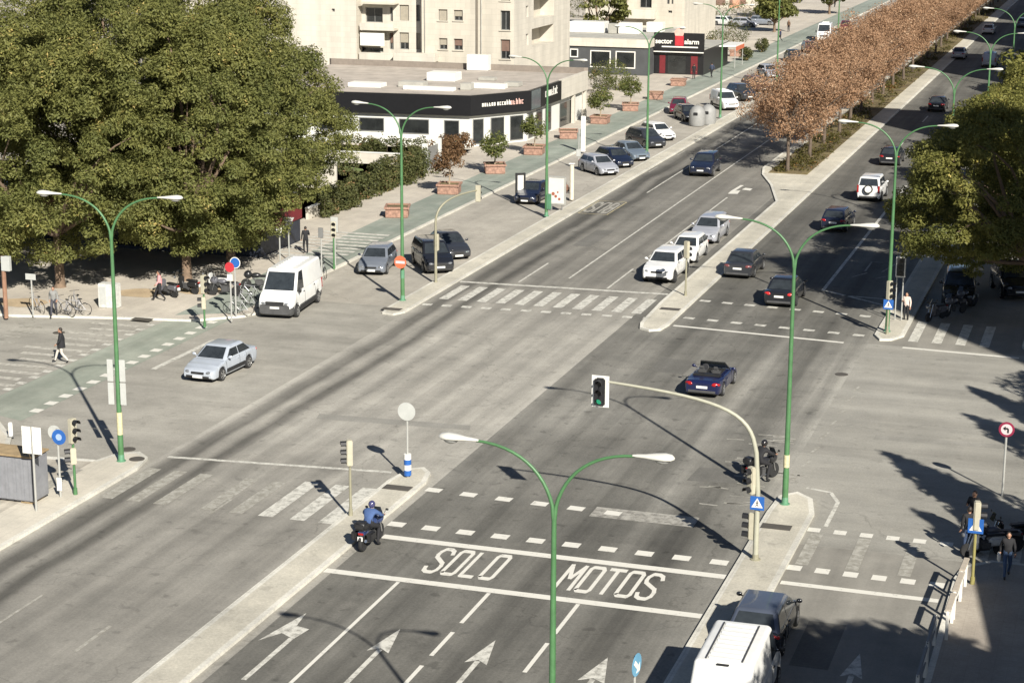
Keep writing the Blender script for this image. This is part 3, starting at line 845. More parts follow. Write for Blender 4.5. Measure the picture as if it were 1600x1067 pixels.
M_grey = mat('grey_metal', (.22, .22, .21), .5, .3, var=.12)
M_brown = mat('rusty_brown', (.30, .22, .12), .8, var=.25)

def lamp_master():
    root = empty('street_lamp', (0, 0, 0), 0, None, 'street lamp', 'green twin-arm street lamps')
    MB().tube([(0, 0, 0), (0, 0, 1.3), (0, 0, 1.35), (0, 0, 9.3)], [.125, .12, .11, .068], 14).build('pole', M_green, root, smooth=True)
    MB().lathe([(.2, 0), (.2, .03), (.14, .05), (.13, .28), (.12, .3)], 14).build('base_plate', M_greenold, root, smooth=True)
    for s in (1, -1):
        pts = [(0, 0, 9.2), (s * .04, 0, 9.6)] + bez((s * .05, 0, 9.65), (s * .28, 0, 10.5), (s * 1.0, 0, 11.05), (s * 2.15, 0, 11.08), 12)
        arm = MB().tube(pts, [.06] * 2 + [.052 - .018 * i / 12 for i in range(13)], 10).build('arm', M_green, root, smooth=True)
        hb = MB()
        prof = [(0, .045), (.12, .075), (.35, .10), (.6, .16), (.85, .19), (1.02, .15), (1.1, .05)]
        vs, fs, n = [], [], 12
        for t, r in prof:
            for k in range(n):
                q = 2 * math.pi * k / n
                z = math.sin(q) * r * (.62 if math.sin(q) > 0 else .38)
                vs.append((s * (2.08 + t), math.cos(q) * r, 11.09 + z + .015 * t))
        for i in range(len(prof) - 1):
            for k in range(n):
                f = (i * n + k, i * n + (k + 1) % n, (i + 1) * n + (k + 1) % n, (i + 1) * n + k)
                fs.append(f if s > 0 else f[::-1])
        fs += [tuple(range(n)), tuple((len(prof) - 1) * n + k for k in range(n))]
        hb.add(vs, fs)
        hd = hb.build('lamp_head', M_lampw, arm, smooth=True, ang=70)
        MB().ball((s * 2.86, 0, 11.07), (.22, .13, .12), None, 12, 8).build('lens', M_lens, arm, smooth=True)
    return root
lm = lamp_master()
lamps = [(-12.0, 40.4, 'nearest green twin lamp, its pole crossing the word MOTOS', 0), (-11.6, 70.0, 'tall green twin lamp on the island beside the rider in black, right of centre', 0), (-11.55, 100.0, 'green twin lamp on the east island tip beside the woman in a white top', 0),
         (-11.5, 130.5, 'green twin lamp half hidden by the nearest east tree', 0), (-11.5, 161, 'green twin lamp standing in the first shade band of the northbound road', 0), (-11.5, 190, 'green twin lamp rising over the east tree tops', 0), (-11.5, 221, 'green twin lamp near the top right corner with its pole in shade', 0), (-11.5, 251, 'farthest green twin lamp at the top right corner', 0),
         (-38.25, 66.75, 'green twin lamp on the left carrying white panels', .12), (-38.3, 98.7, 'green twin lamp with a no entry sign, at the kerb strip tip', -.1), (-38.6, 127.3, 'green twin lamp beside the bus stop poster', -.2), (-38.7, 156.5, 'thin green lamp behind the row of angled cars', 0),
         (-38.7, 186, 'thin green lamp by the grey recycling domes', 0), (-38.8, 217, 'thin green lamp beyond the white parked van', 0), (-38.8, 262, 'distant green lamp on the west kerb strip by the bike lane bend', 0)]
LAMP = []
for i, (x, y, lb, rz) in enumerate(lamps):
    o = lm if i == 0 else copy_tree(lm)
    o.location = (x, y, .11); o.rotation_euler = (0, 0, rz); o['label'] = lb
    LAMP.append(o)
    o.scale = (.88, .88, .965) if i == 0 else (.96, .96, .985)
def sticker(par, z0, z1, m=None):
    MB().tube([(0, 0, z0), (0, 0, z1)], .126, 14).build('sticker_band', m or M_yel, par, smooth=True)
sticker(LAMP[8], 1.15, 2.1); sticker(LAMP[1], 1.5, 2.0); sticker(LAMP[9], 1.3, 1.75, M_greenold)
for sx in (-1, 1):
    for k in range(2):
        MB().bbox(sx * .27 - .13, sx * .27 + .13, -.14, -.11, 2.45 + k * .98, 3.38 + k * .98, .01).build('panel', M_signback, LAMP[8])
# grey cabinet strapped to the lamp by the bus stop
MB().bbox(.06, .34, -.15, .15, .5, 1.6, .03).build('cabinet', M_greenold, LAMP[10])

def disc(mb, r, y, n=24, z=0, x=0, th=.012):
    mb.lathe([(r, 0), (r, th)], n, Matrix.Translation((x, y, z)) @ Matrix.Rotation(R(90), 4, 'X'))
    return mb
def poly_y(mb, pts, y, th=.006):
    """flat shape facing -Y"""
    n = len(pts)
    mb.add([(px, y, pz) for px, pz in pts] + [(px, y + th, pz) for px, pz in pts],
           [tuple(range(n)), tuple(range(2 * n - 1, n - 1, -1))] + [(i, i + n, (i + 1) % n + n, (i + 1) % n) for i in range(n)])
    return mb
def ped_sign(parent, z, y=-.08, s=.26, x=0):
    f = MB().bbox(x - s, x + s, y - .012, y + .006, z - s, z + s, .008).build('sign_face', M_blue, parent)
    b = MB()
    poly_y(b, [(x - s * .8, z - s * .62), (x + s * .8, z - s * .62), (x, z + s * .78)], y - .018)
    b.build('triangle', M_white, f)
    w_ = MB()
    q = s * .8
    disc(w_, q * .11, y - .022, 10, z + q * .38, x, .004)
    for a, c in (((0, .25), (0, -.12)), ((0, -.12), (-.25, -.55)), ((0, -.12), (.22, -.55)), ((0, .2), (-.24, -.02)), ((0, .2), (.22, .02))):
        d = Vector((c[0] - a[0], c[1] - a[1])).normalized() * .06
        nx, nz = -d.y, d.x
        poly_y(w_, [(x + q * (a[0] + nx), z + q * (a[1] + nz)), (x + q * (a[0] - nx), z + q * (a[1] - nz)), (x + q * (c[0] - nx), z + q * (c[1] - nz)), (x + q * (c[0] + nx), z + q * (c[1] + nz))], y - .024, .003)
    w_.build('walker_symbol', M_black, f)
    return f

def signal_head(parent, z, x=0, y=0, rz=0, n=3, w_=.30, lit=None, m=None, board=False, name='signal_head'):
    """traffic light box facing -Y (turned by rz), lens stack centred at height z"""
    M = trs(x, y, z, rz)
    h = .33 * n
    b = MB().bbox(-w_ / 2, w_ / 2, -.12, .10, -h / 2, h / 2, .03, M)
    o = b.build(name, m or M_cream, parent)
    if board:
        bb = MB().bbox(-.33, .33, -.02, .0, -h / 2 - .09, h / 2 + .09, .01, M); bb.build('backing_board', M_whitep, o)
        MB().bbox(-.2, .2, -.15, -.1, -h / 2 + .02, h / 2 - .02, .02, M).build('dark_front', M_black, o)
    for k in range(n):
        zz = h / 2 - .165 - k * .33
        l = MB(); l.lathe([(.105, 0), (.09, .03), (.01, .045)], 16, M @ Matrix.Translation((0, -.155 if board else -.12, zz)) @ Matrix.Rotation(R(90), 4, 'X'))
        l.build('lens', M_lensg if lit == k else M_lensd, o, smooth=True)
        v = MB(); vs, fs = [], []
        for j in range(11):
            q = math.pi * (-.1 + 1.2 * j / 10)
            for yy_, rr in ((-.12, .125), (-.34, .125)):
                vs.append(M @ Vector((math.cos(q) * rr, yy_ - (.03 if board else 0), zz + math.sin(q) * rr)))
        for j in range(10): fs.append((2 * j, 2 * j + 1, 2 * j + 3, 2 * j + 2))
        v.add(vs, fs)
        v.build('visor', M_black, o)
    return o

def signal_post(p, label, rz, h=2.9, ped=False, sign=False, m=None, group='pole-mounted traffic lights', blade=0):
    root = empty('traffic_light', p, 0, label, 'traffic light', group)
    MB().tube([(0, 0, 0), (0, 0, .25), (0, 0, .26), (0, 0, h - 1.0)], [.085, .08, .055, .05], 10).build('pole', m or M_creamy, root, smooth=True)
    signal_head(root, h - .5, 0, 0, rz)
    if ped: signal_head(root, h - 1.5, .0, 0, rz + ped, n=2, w_=.26, name='pedestrian_head')
    if sign: ped_sign(root, h - sign, -.09)
    return root
signal_post(at(548, 805, .11), 'traffic light on a khaki post beside the rider in blue', R(-62), 2.95)
signal_post(at(118, 772, .12), 'cream traffic light beside the round blue signs on the left pavement', R(75), 3.05, ped=R(-130), m=M_green)
signal_post(at(320, 511, .12), 'traffic light at the pavement corner left of the white van', R(80), 2.8, ped=R(-150), m=M_green)
signal_post(at(1071, 462, .11), 'narrow khaki traffic light on the upper median beside the white cars', R(150), 3.15)
signal_post(at(1386, 522, .11), 'traffic light with blue crossing sign against the lamp by the woman in white', R(60), 2.85, sign=1.25)
signal_post(at(1519, 912, .11), 'traffic light with blue crossing sign by the parked motorbikes, lower right', R(100), 2.95, sign=.85, m=mat('signal_pole_yellow', (.24, .215, .075), .55))
signal_post(at(522, 420, .12), 'dark traffic light beyond the white van at the bike lane', R(20), 2.9, m=M_green)

# mast arm over the northbound lanes
root = empty('mast_traffic_light', (-11.5, 63.6, .11), 0, 'curved mast arm traffic light over the northbound lanes, green lit, with a blue crossing sign', 'traffic light')
pts = [(0, 0, 0), (0, 0, 2.5), (-.1, 0, 3.9)] + bez((-.16, 0, 4.15), (-.4, 0, 5.4), (-1.6, 0, 5.72), (-5.45, 0, 5.98), 14)
MB().tube(pts, [.10, .09, .085] + [.08 - .035 * i / 14 for i in range(15)], 12).build('mast', mat('mast_cream', (.34, .335, .26), .5, var=.1), root, smooth=True)
MB().lathe([(.19, 0), (.19, .03), (.12, .05), (.11, .2)], 12).build('base_plate', M_creamy, root)
signal_head(root, 5.62, -5.72, -.02, 0, lit=2, board=True, m=M_black)
signal_head(root, 2.9, -.22, -.05, R(-35), n=3, w_=.26, name='side_signal_head')
ped_sign(root, 2.12, -.14, .25, .02)
signal_head(root, 1.2, -.17, .03, R(-95), n=3, w_=.14, name='small_signal_head')
# curved mast at the west kerb strip, seen from behind
root = empty('mast_traffic_light', at(681, 441, .11), 0, 'curved khaki mast traffic light beside the black people carrier', 'traffic light')
pts = [(0, 0, 0), (0, 0, 3.2)] + bez((0, 0, 3.6), (.05, .1, 4.6), (.5, .9, 5.0), (1.5, 3.0, 5.05), 10)
MB().tube(pts, [.09, .075] + [.07 - .025 * i / 10 for i in range(11)], 10).build('mast', M_creamy, root, smooth=True)
signal_head(root, 2.35, 0, .12, R(180), w_=.28)
signal_head(root, 4.85, 1.55, 3.1, R(180), w_=.30)
# twin-legged signal board by the east island
root = empty('signal_board', at(1403, 500, .11), 0, 'white bordered signal board on two thin legs behind the east lamp', 'signal board')
for sx in (-.17, .17):
    MB().tube([(sx, 0, 0), (sx, 0, 2.6)], .035, 8).build('leg', M_galv, root, smooth=True)
MB().bbox(-.26, .26, -.05, .02, 2.35, 3.5, .03).build('board', M_whitep, root)
MB().bbox(-.2, .2, -.06, -.045, 2.42, 3.42, .004).build('dark_front', M_black, root)
for k in range(3): disc(MB(), .12, -.07, 14, 2.6 + k * .31).build('lens', M_lensd, root)

def post_sign(p, label, h, cat='road sign', r=.045, m=None, name='road_sign'):
    root = empty(name, p, 0, label, cat)
    MB().tube([(0, 0, 0), (0, 0, h)], r, 8).build('post', m or M_galv, root, smooth=True)
    return root
# no entry sign strapped to the west lamp
root = empty('no_entry_sign', (-38.3, 98.55, 0), 0, 'round red no entry sign with a pale bar on the green lamp', 'road sign')
b = disc(MB(), .36, -.16, 28, 2.35); f = b.build('disc', M_orange, root)
MB().box(-.27, .27, -.182, -.174, 2.27, 2.42).build('bar', M_pinkw, root)
MB().box(-.05, .05, -.16, .06, 2.1, 2.14).build('bracket', M_galv, root)
# sign seen from behind on the median tip, with blue and white sleeve
root = post_sign(at(637, 745, .115), 'round sign seen from behind on a post with a blue and white banded sleeve', 3.05)
disc(MB(), .37, -.06, 28, 2.72).build('disc', M_signback, root)
for k in range(4):
    MB().tube([(0, 0, .08 + k * .22), (0, 0, .30 + k * .22)], .15, 14).build('sleeve_band', M_blue if k % 2 == 0 else M_white, root, smooth=True)
# no left turn sign, right edge
root = post_sign(at(1566, 775, 0), 'round red ringed no left turn sign by the motorbikes at the right edge', 2.95)
disc(MB(), .30, -.06, 28, 2.72).build('disc', mat('sign_dark_red', (.22, .02, .05), .4), root)
disc(MB(), .215, -.072, 28, 2.72, th=.006).build('face', M_pinkw, root)
ab = MB(); poly_y(ab, [(.02, 2.58), (.09, 2.58), (.09, 2.74), (.04, 2.79), (-.04, 2.79), (-.04, 2.85), (-.15, 2.755), (-.04, 2.66), (-.04, 2.72), (.02, 2.72)], -.08)
ab.build('turn_arrow', M_black, root)
# keep right sign seen almost edge on, bottom centre
root = empty('keep_right_sign', (-11.95, 48.2, .11), R(82), 'round blue and white sign seen nearly edge on beside the van shadow', 'road sign')
MB().tube([(0, 0, 0), (0, 0, 2.5)], .04, 8).build('post', M_galv, root, smooth=True)
disc(MB(), .33, -.05, 28, 2.25).build('disc', mat('sign_pale_blue', (.12, .30, .44), .4), root)
poly_y(MB(), [(-.22, 2.32), (.02, 2.1), (-.05, 2.02), (.2, 2.02), (.2, 2.27), (.12, 2.2), (-.12, 2.42)], -.07).build('arrow', M_white, root)
# double white panels
root = post_sign(at(57, 798, .12), 'pair of tall white panels side by side on one post beside the grey container', 3.3)
for sx in (-1, 1): MB().bbox(sx * .22 - .19, sx * .22 + .19, -.07, -.045, 2.25, 3.3, .01).build('panel', M_whitep, root)
# two round blue signs
root = post_sign(at(95, 776, .12), 'cluster of round blue signs on a thin post next to the cream traffic light', 2.75)
disc(MB(), .30, -.07, 24, 2.42, .1).build('disc', M_blue, root)
disc(MB(), .13, -.084, 20, 2.42, .1, .006).build('symbol', mat('sign_symbol_pale', (.3, .4, .62), .5), root)
disc(MB(), .28, .05, 24, 2.55, -.16).build('disc', M_signback, root)
MB().bbox(-.12, .12, -.06, -.04, .25, .8, .01).build('plate', M_whitep, root)
# pavement corner signs
root = post_sign(at(52, 494, .12), 'small pale rectangular sign plate in the shade at the far left tree', 2.3)
MB().bbox(-.32, .32, -.06, -.04, 2.0, 2.35, .01).build('plate', M_signback, root)
root = post_sign(at(362, 502, .12), 'red and white no stopping sign with a small plate left of the white van', 3.2)
disc(MB(), .27, -.06, 24, 2.95).build('disc', M_red, root)
MB().bbox(-.17, .17, -.06, -.04, 2.2, 2.58, .01).build('plate', M_white, root)
root = post_sign(at(369, 494, .12), 'blue round sign with pale rim just behind the red no stopping sign', 3.2)
disc(MB(), .31, -.06, 24, 2.95, .06).build('disc', M_white, root); disc(MB(), .27, -.07, 24, 2.95, .06, .008).build('face', M_blue, root)
root = post_sign(at(452, 408, .12), 'white edged triangular give way sign seen above the white van', 2.6)
poly_y(MB(), [(-.42, 2.75), (.42, 2.75), (0, 2.02)], -.06, .012).build('plate', M_signback, root)
root = post_sign(at(524, 416, .12), 'tall white panel on a thin post at the far corner crossing', 3.0)
MB().bbox(-.25, .25, -.06, -.04, 2.1, 3.05, .01).build('panel', M_signback, root)
root = post_sign(at(503, 440, .12), 'dark slim sign post standing by the corner bollards', 3.2)
MB().bbox(-.16, .16, -.06, -.04, 2.6, 3.2, .01).build('plate', M_grey, root)
root = post_sign(at(438, 420, .12), 'small white plate on a post above the white van roof', 2.5)
MB().bbox(-.2, .2, -.06, -.04, 2.2, 2.55, .01).build('plate', M_whitep, root)
root = post_sign(at(904, 262, .12), 'pale bus stop post with a small square plate beside the bike lane', 3.2)
MB().bbox(-.2, .2, -.05, -.03, .9, 1.5, .01).build('plate', M_signback, root)
root = empty('totem_sign', at(911, 238, .12), 0, 'slim white totem panel beside the bike lane in front of the showroom', 'totem sign')
MB().bbox(-.2, .2, -.07, .07, 0, 3.1, .02).build('panel', M_white, root); MB().box(-.26, .26, -.12, .12, 0, .06).build('foot', M_grey, root)
root = post_sign(at(893, 312, .11), 'cream post by the bench and advertising poster', 2.6, r=.16, m=mat('post_cream', (.55, .50, .40), .6))
MB().bbox(-.2, .2, -.2, .2, 2.6, 2.68, .02).build('cap', M_whitep, root)
root = post_sign(at(10, 497, .12), 'rusty brown post with a white box at the far left edge', 3.4, cat='post', r=.12, m=mat('post_rust', (.24, .135, .085), .8, var=.25), name='tall_post')
MB().bbox(-.05, .45, -.15, .1, 2.6, 3.4, .02).build('box', M_signback, root)

# grey recycling container, lower left
root = empty('recycling_container', (-40.05, 61.2, .12), 0, 'grey ribbed container with a flat brown top at the lower left edge', 'container')
b = MB(); b.bbox(-1.5, 1.5, -.55, .55, .1, 1.85, .06)
for i in range(9): b.bbox(-1.4 + i * .34, -1.27 + i * .34, -.59, -.54, .15, 1.8, .015)
b.build('body', mat('container_grey', (.23, .235, .25), .5, .2, var=.14), root)
MB().bbox(-1.56, 1.56, -.62, .62, 1.855, 1.93, .03).build('lid', M_brown, root)
for sx in (-1, 1): MB().bbox(sx * 1.1 - .25, sx * 1.1 + .25, -.45, .45, 0, .1, .02).build('foot', M_brown, root)
# recycling domes
def dome(p, label):
    root = empty('recycling_dome', p, 0, label, 'recycling bin', 'grey recycling domes in the parking strip')
    MB().lathe([(.72, .05), (.78, .3), (.78, 1.15), (.70, 1.5), (.48, 1.78), (.2, 1.92), (.02, 1.95)], 18).build('shell', mat('dome_grey', (.24, .24, .23), .6, var=.1), root, smooth=True, ang=60)
    MB().bbox(-.2, .2, -.8, -.7, 1.05, 1.35, .03).build('slot', M_black, root)
    MB().tube([(-.12, 0, 1.9), (-.12, 0, 2.05), (.12, 0, 2.05), (.12, 0, 1.9)], .03, 6).build('lifting_ring', M_grey, root)
dome(at(1089, 197, 0), 'pale grey recycling dome with a slot, beside the red parked car, left one')
dome(at(1106, 195, 0), 'pale grey recycling dome, the one nearer the white parked van')
# advertising poster and information stand at the bus stop
root = empty('poster_panel', at(870, 328, .11), R(-6), 'white advertising poster in a grey frame next to the green lamp', 'advertising panel')
MB().bbox(-.68, .68, -.09, .09, .35, 2.4, .03).build('frame', M_galv, root)
MB().box(-.58, .58, -.097, -.092, .48, 2.28).build('poster', mat('poster_white', (.60, .58, .54), .5, var=.05), root)
pb = MB(); pb.sheet([(0, 0), (.01, 0), (.01, .01)], -5)
for cx, cz, r_ in ((-.25, 1.15, .13), (-.05, .98, .11), (.1, 1.28, .07), (.22, .8, .1)): disc(pb, r_, -.102, 9, cz, cx, .004)
pb.v, pb.f, pb.m = pb.v[3:], [tuple(i - 3 for i in f) for f in pb.f[1:]], pb.m[1:]
pb.build('printed_blotches', mat('poster_rust', (.30, .10, .06), .5), root)
for sx in (-.4, .4): MB().tube([(sx, 0, 0), (sx, 0, .36)], .05, 8).build('leg', M_grey, root)
root = empty('information_stand', at(813, 316, .0), R(35), 'black framed information stand in front of the parked dark blue car', 'information stand')
for sx in (-.3, .3): MB().bbox(sx - .07, sx + .07, -.1, .1, 0, 2.15, .02).build('post', M_black, root)
MB().bbox(-.23, .23, -.09, .09, 2.0, 2.14, .02).build('top_bar', M_black, root)
MB().box(-.23, .23, -.02, .02, .3, 1.98).build('panel', M_whitep, root)
root = empty('bench', at(884, 311, .11), R(8), 'dark slatted bench between the poster and the cream post', 'bench')
MB().bbox(-.55, .55, -.2, .2, .42, .47, .015).build('seat', M_grey, root)
MB().bbox(-.55, .55, .2, .24, .5, .85, .015).build('backrest', M_grey, root)
for sx in (-.45, .45): MB().box(sx - .03, sx + .03, -.18, .2, 0, .42).build('leg', M_black, root)
# railing along the lower right pavement
for i, (a, c) in enumerate(((at(1508, 915, .11), at(1500, 935, .11)), (at(1500, 938, .11), at(1489, 968, .11)), (at(1487, 972, .11), at(1478, 1000, .11)))):
    d = (c - a); L_ = d.length
    root = empty('railing', a, math.atan2(d.y, d.x), ['short cream railing section nearest the yellow traffic light post', 'middle cream railing section on the lower right kerb', 'cream railing section partly in tree shade on the lower right kerb'][i], 'railing', 'cream railing along the lower right kerb')
    for x in (0.06, L_ - .06): MB().bbox(x - .05, x + .05, -.05, .05, 0, 1.0, .01).build('post', M_white, root)
    MB().bbox(0, L_, -.10, .10, .96, 1.02, .02).build('top_rail', mat('rail_cream', (.40, .35, .28), .6), root)
    MB().bbox(.1, L_ - .1, -.02, .02, .5, .56, .01).build('mid_rail', M_white, root)
for i, y in enumerate((57.8, 55.2)):
    root = empty('railing', (-4.72, y, .11), R(-90), ['cream railing section deep in tree shade at the lower right', 'cream railing section at the lower right bottom edge'][i], 'railing', 'cream railing along the lower right kerb')
    for x in (0.06, 2.3): MB().bbox(x - .05, x + .05, -.05, .05, 0, 1.0, .01).build('post', M_white, root)
    MB().bbox(0, 2.36, -.05, .05, .92, 1.02, .03).build('top_rail', M_grey, root)
    MB().bbox(.1, 2.26, -.02, .02, .45, .52, .01).build('mid_rail', M_grey, root)
# bollards and small cabinets on the left pavement
for (px, py), lb in (((17, 682), 'short white bollard on the left pavement curve'), ((1466, 768), 'small cream block marker in the east side street')):
    pass
root = empty('bollard', at(17, 682, .12), 0, 'short white bollard on the left pavement curve', 'bollard')
MB().lathe([(.10, 0), (.10, .55), (.08, .62), (.01, .64)], 12).build('shaft', M_white, root, smooth=True); MB().lathe([(.14, 0), (.14, .04), (.1, .05)], 12).build('foot', M_grey, root)
root = empty('utility_cabinet', at(172, 480, .12), 0, 'pale box cabinet with dark marks by the tree pit', 'cabinet')
MB().bbox(-.55, .55, -.3, .3, 0, 1.35, .03).build('body', mat('cabinet_pale', (.5, .5, .46), .6, var=.2, scale=6), root); MB().bbox(-.45, -.05, -.315, -.29, .2, 1.2, .01).build('door', M_signback, root)
# ---------------------------------------------------------------- vehicles
def carpaint(name, c, rough=.32, metal=.0, coat=.6):
    return mat('paint_' + name, c, rough, metal, var=.07, scale=2.2, coat=coat)
M_glass = mat('car_glass', (.026, .031, .035), .06, 0, var=.3, spec=.7)
M_tyre = mat('tyre_rubber', (.016, .016, .016), .85, var=.2)
M_rim = mat('wheel_rim', (.38, .38, .37), .35, .6, var=.1)
M_rimd = mat('wheel_rim_dark', (.10, .10, .10), .4, .5, var=.1)
M_trim = mat('car_trim_black', (.018, .018, .018), .6, var=.2)
M_trimg = mat('car_trim_grey', (.06, .06, .06), .65, var=.2)
M_head = mat('headlight', (.26, .27, .28), .08, .5, var=.25)
M_tail = mat('taillight', (.30, .012, .012), .2, var=.15)
M_tailb = mat('taillight_bright', (.55, .03, .03), .2, var=.1)
M_plate = mat('number_plate', (.66, .66, .62), .5, var=.04)
M_chrome = mat('chrome', (.5, .5, .5), .15, .9, var=.05)

def wheel_meshes():
    t = MB()
    Mx = Matrix.Rotation(R(90), 4, 'Y')
    t.lathe([(.62, -.33), (.80, -.36), (.93, -.34), (.99, -.25), (1.0, 0), (.99, .25), (.93, .34), (.80, .36), (.62, .33)], 22, Mx)
    tm = t.mesh('wheel', M_tyre, True, 50)
    r = MB()
    r.lathe([(.66, .20), (.68, .345), (.62, .35), (.58, .28), (.20, .25), (.16, .30), (.02, .31)], 20, Mx)
    for k in range(5):
        a = k * 2 * math.pi / 5
        r.bbox(-.075, .075, .1, .64, -.04, .06, .02, Mx @ Matrix.Rotation(a, 4, 'Z') @ Matrix.Translation((0, 0, .30)))
    rm = r.mesh('rim', M_rim, True, 40)
    return tm, rm
TYM, RIM = wheel_meshes()
def add_wheel(parent, x, y, r, steer=0, dark=False, name='wheel', width=1):
    o = bpy.data.objects.new(name, TYM); COL.objects.link(o); o.parent = parent
    sgn = 1 if x > 0 else -1
    o.location = (x - sgn * .09, y, r); o.scale = (r * width * .9 , r, r)
    o.rotation_euler = (0, 0, (0 if x > 0 else math.pi) + steer)
    q = bpy.data.objects.new('rim', RIM); COL.objects.link(q); q.parent = o
    if dark:
        q.material_slots[0].link = 'OBJECT'; q.material_slots[0].material = M_rimd
    return o

def interp(tab, y):
    if y <= tab[0][0]: return tab[0][1]
    for (a, va), (b, vb) in zip(tab, tab[1:]):
        if y <= b:
            t = (y - a) / (b - a); t = t * t * (3 - 2 * t) * .5 + t * .5
            return va + (vb - va) * t
    return tab[-1][1]

KIND = {
 # L, W, H, wb, front overhang, wheel r, hood front z, hood rear z, belt, trunk z, cowl y (from nose), roof front, roof rear, back base (from nose)
 'sedan':  dict(L=4.45, W=1.76, H=1.45, wb=2.60, fo=.88, r=.31, hf=.66, hr=.92, belt=.93, tz=.96, cowl=1.15, rf=1.98, rr=3.15, bb=3.92),
 'hatch':  dict(L=4.10, W=1.74, H=1.47, wb=2.52, fo=.82, r=.31, hf=.68, hr=.94, belt=.95, tz=.98, cowl=1.02, rf=1.80, rr=3.50, bb=3.98),
 'suv':    dict(L=4.62, W=1.90, H=1.66, wb=2.85, fo=.84, r=.37, hf=.88, hr=1.10, belt=1.10, tz=1.10, cowl=1.28, rf=2.05, rr=4.05, bb=4.50),
 'wagon':  dict(L=4.65, W=1.80, H=1.55, wb=2.70, fo=.90, r=.32, hf=.72, hr=.98, belt=.98, tz=.98, cowl=1.12, rf=1.95, rr=4.10, bb=4.55),
 'mpv':    dict(L=4.60, W=1.84, H=1.72, wb=2.78, fo=.90, r=.33, hf=.80, hr=1.08, belt=1.08, tz=1.05, cowl=1.02, rf=1.85, rr=4.15, bb=4.52),
 'jeep':   dict(L=4.05, W=1.78, H=1.84, wb=2.42, fo=.68, r=.38, hf=1.0, hr=1.14, belt=1.14, tz=1.12, cowl=1.20, rf=1.62, rr=3.80, bb=3.98),
 'vanL':   dict(L=5.55, W=2.07, H=2.50, wb=3.68, fo=.86, r=.35, hf=.98, hr=1.36, belt=1.36, tz=1.36, cowl=.72, rf=1.50, rr=5.35, bb=5.53),
 'vanM':   dict(L=4.75, W=2.02, H=2.2, wb=3.00, fo=.86, r=.33, hf=.90, hr=1.22, belt=1.22, tz=1.22, cowl=.80, rf=1.45, rr=4.62, bb=4.73),
 'vanS':   dict(L=4.30, W=1.80, H=1.85, wb=2.72, fo=.84, r=.31, hf=.84, hr=1.12, belt=1.12, tz=1.12, cowl=.95, rf=1.65, rr=4.12, bb=4.28),
 'roadster': dict(L=4.0, W=1.70, H=1.27, wb=2.30, fo=.80, r=.31, hf=.60, hr=.84, belt=.84, tz=.86, cowl=1.38, rf=1.85, rr=2.0, bb=2.9)}

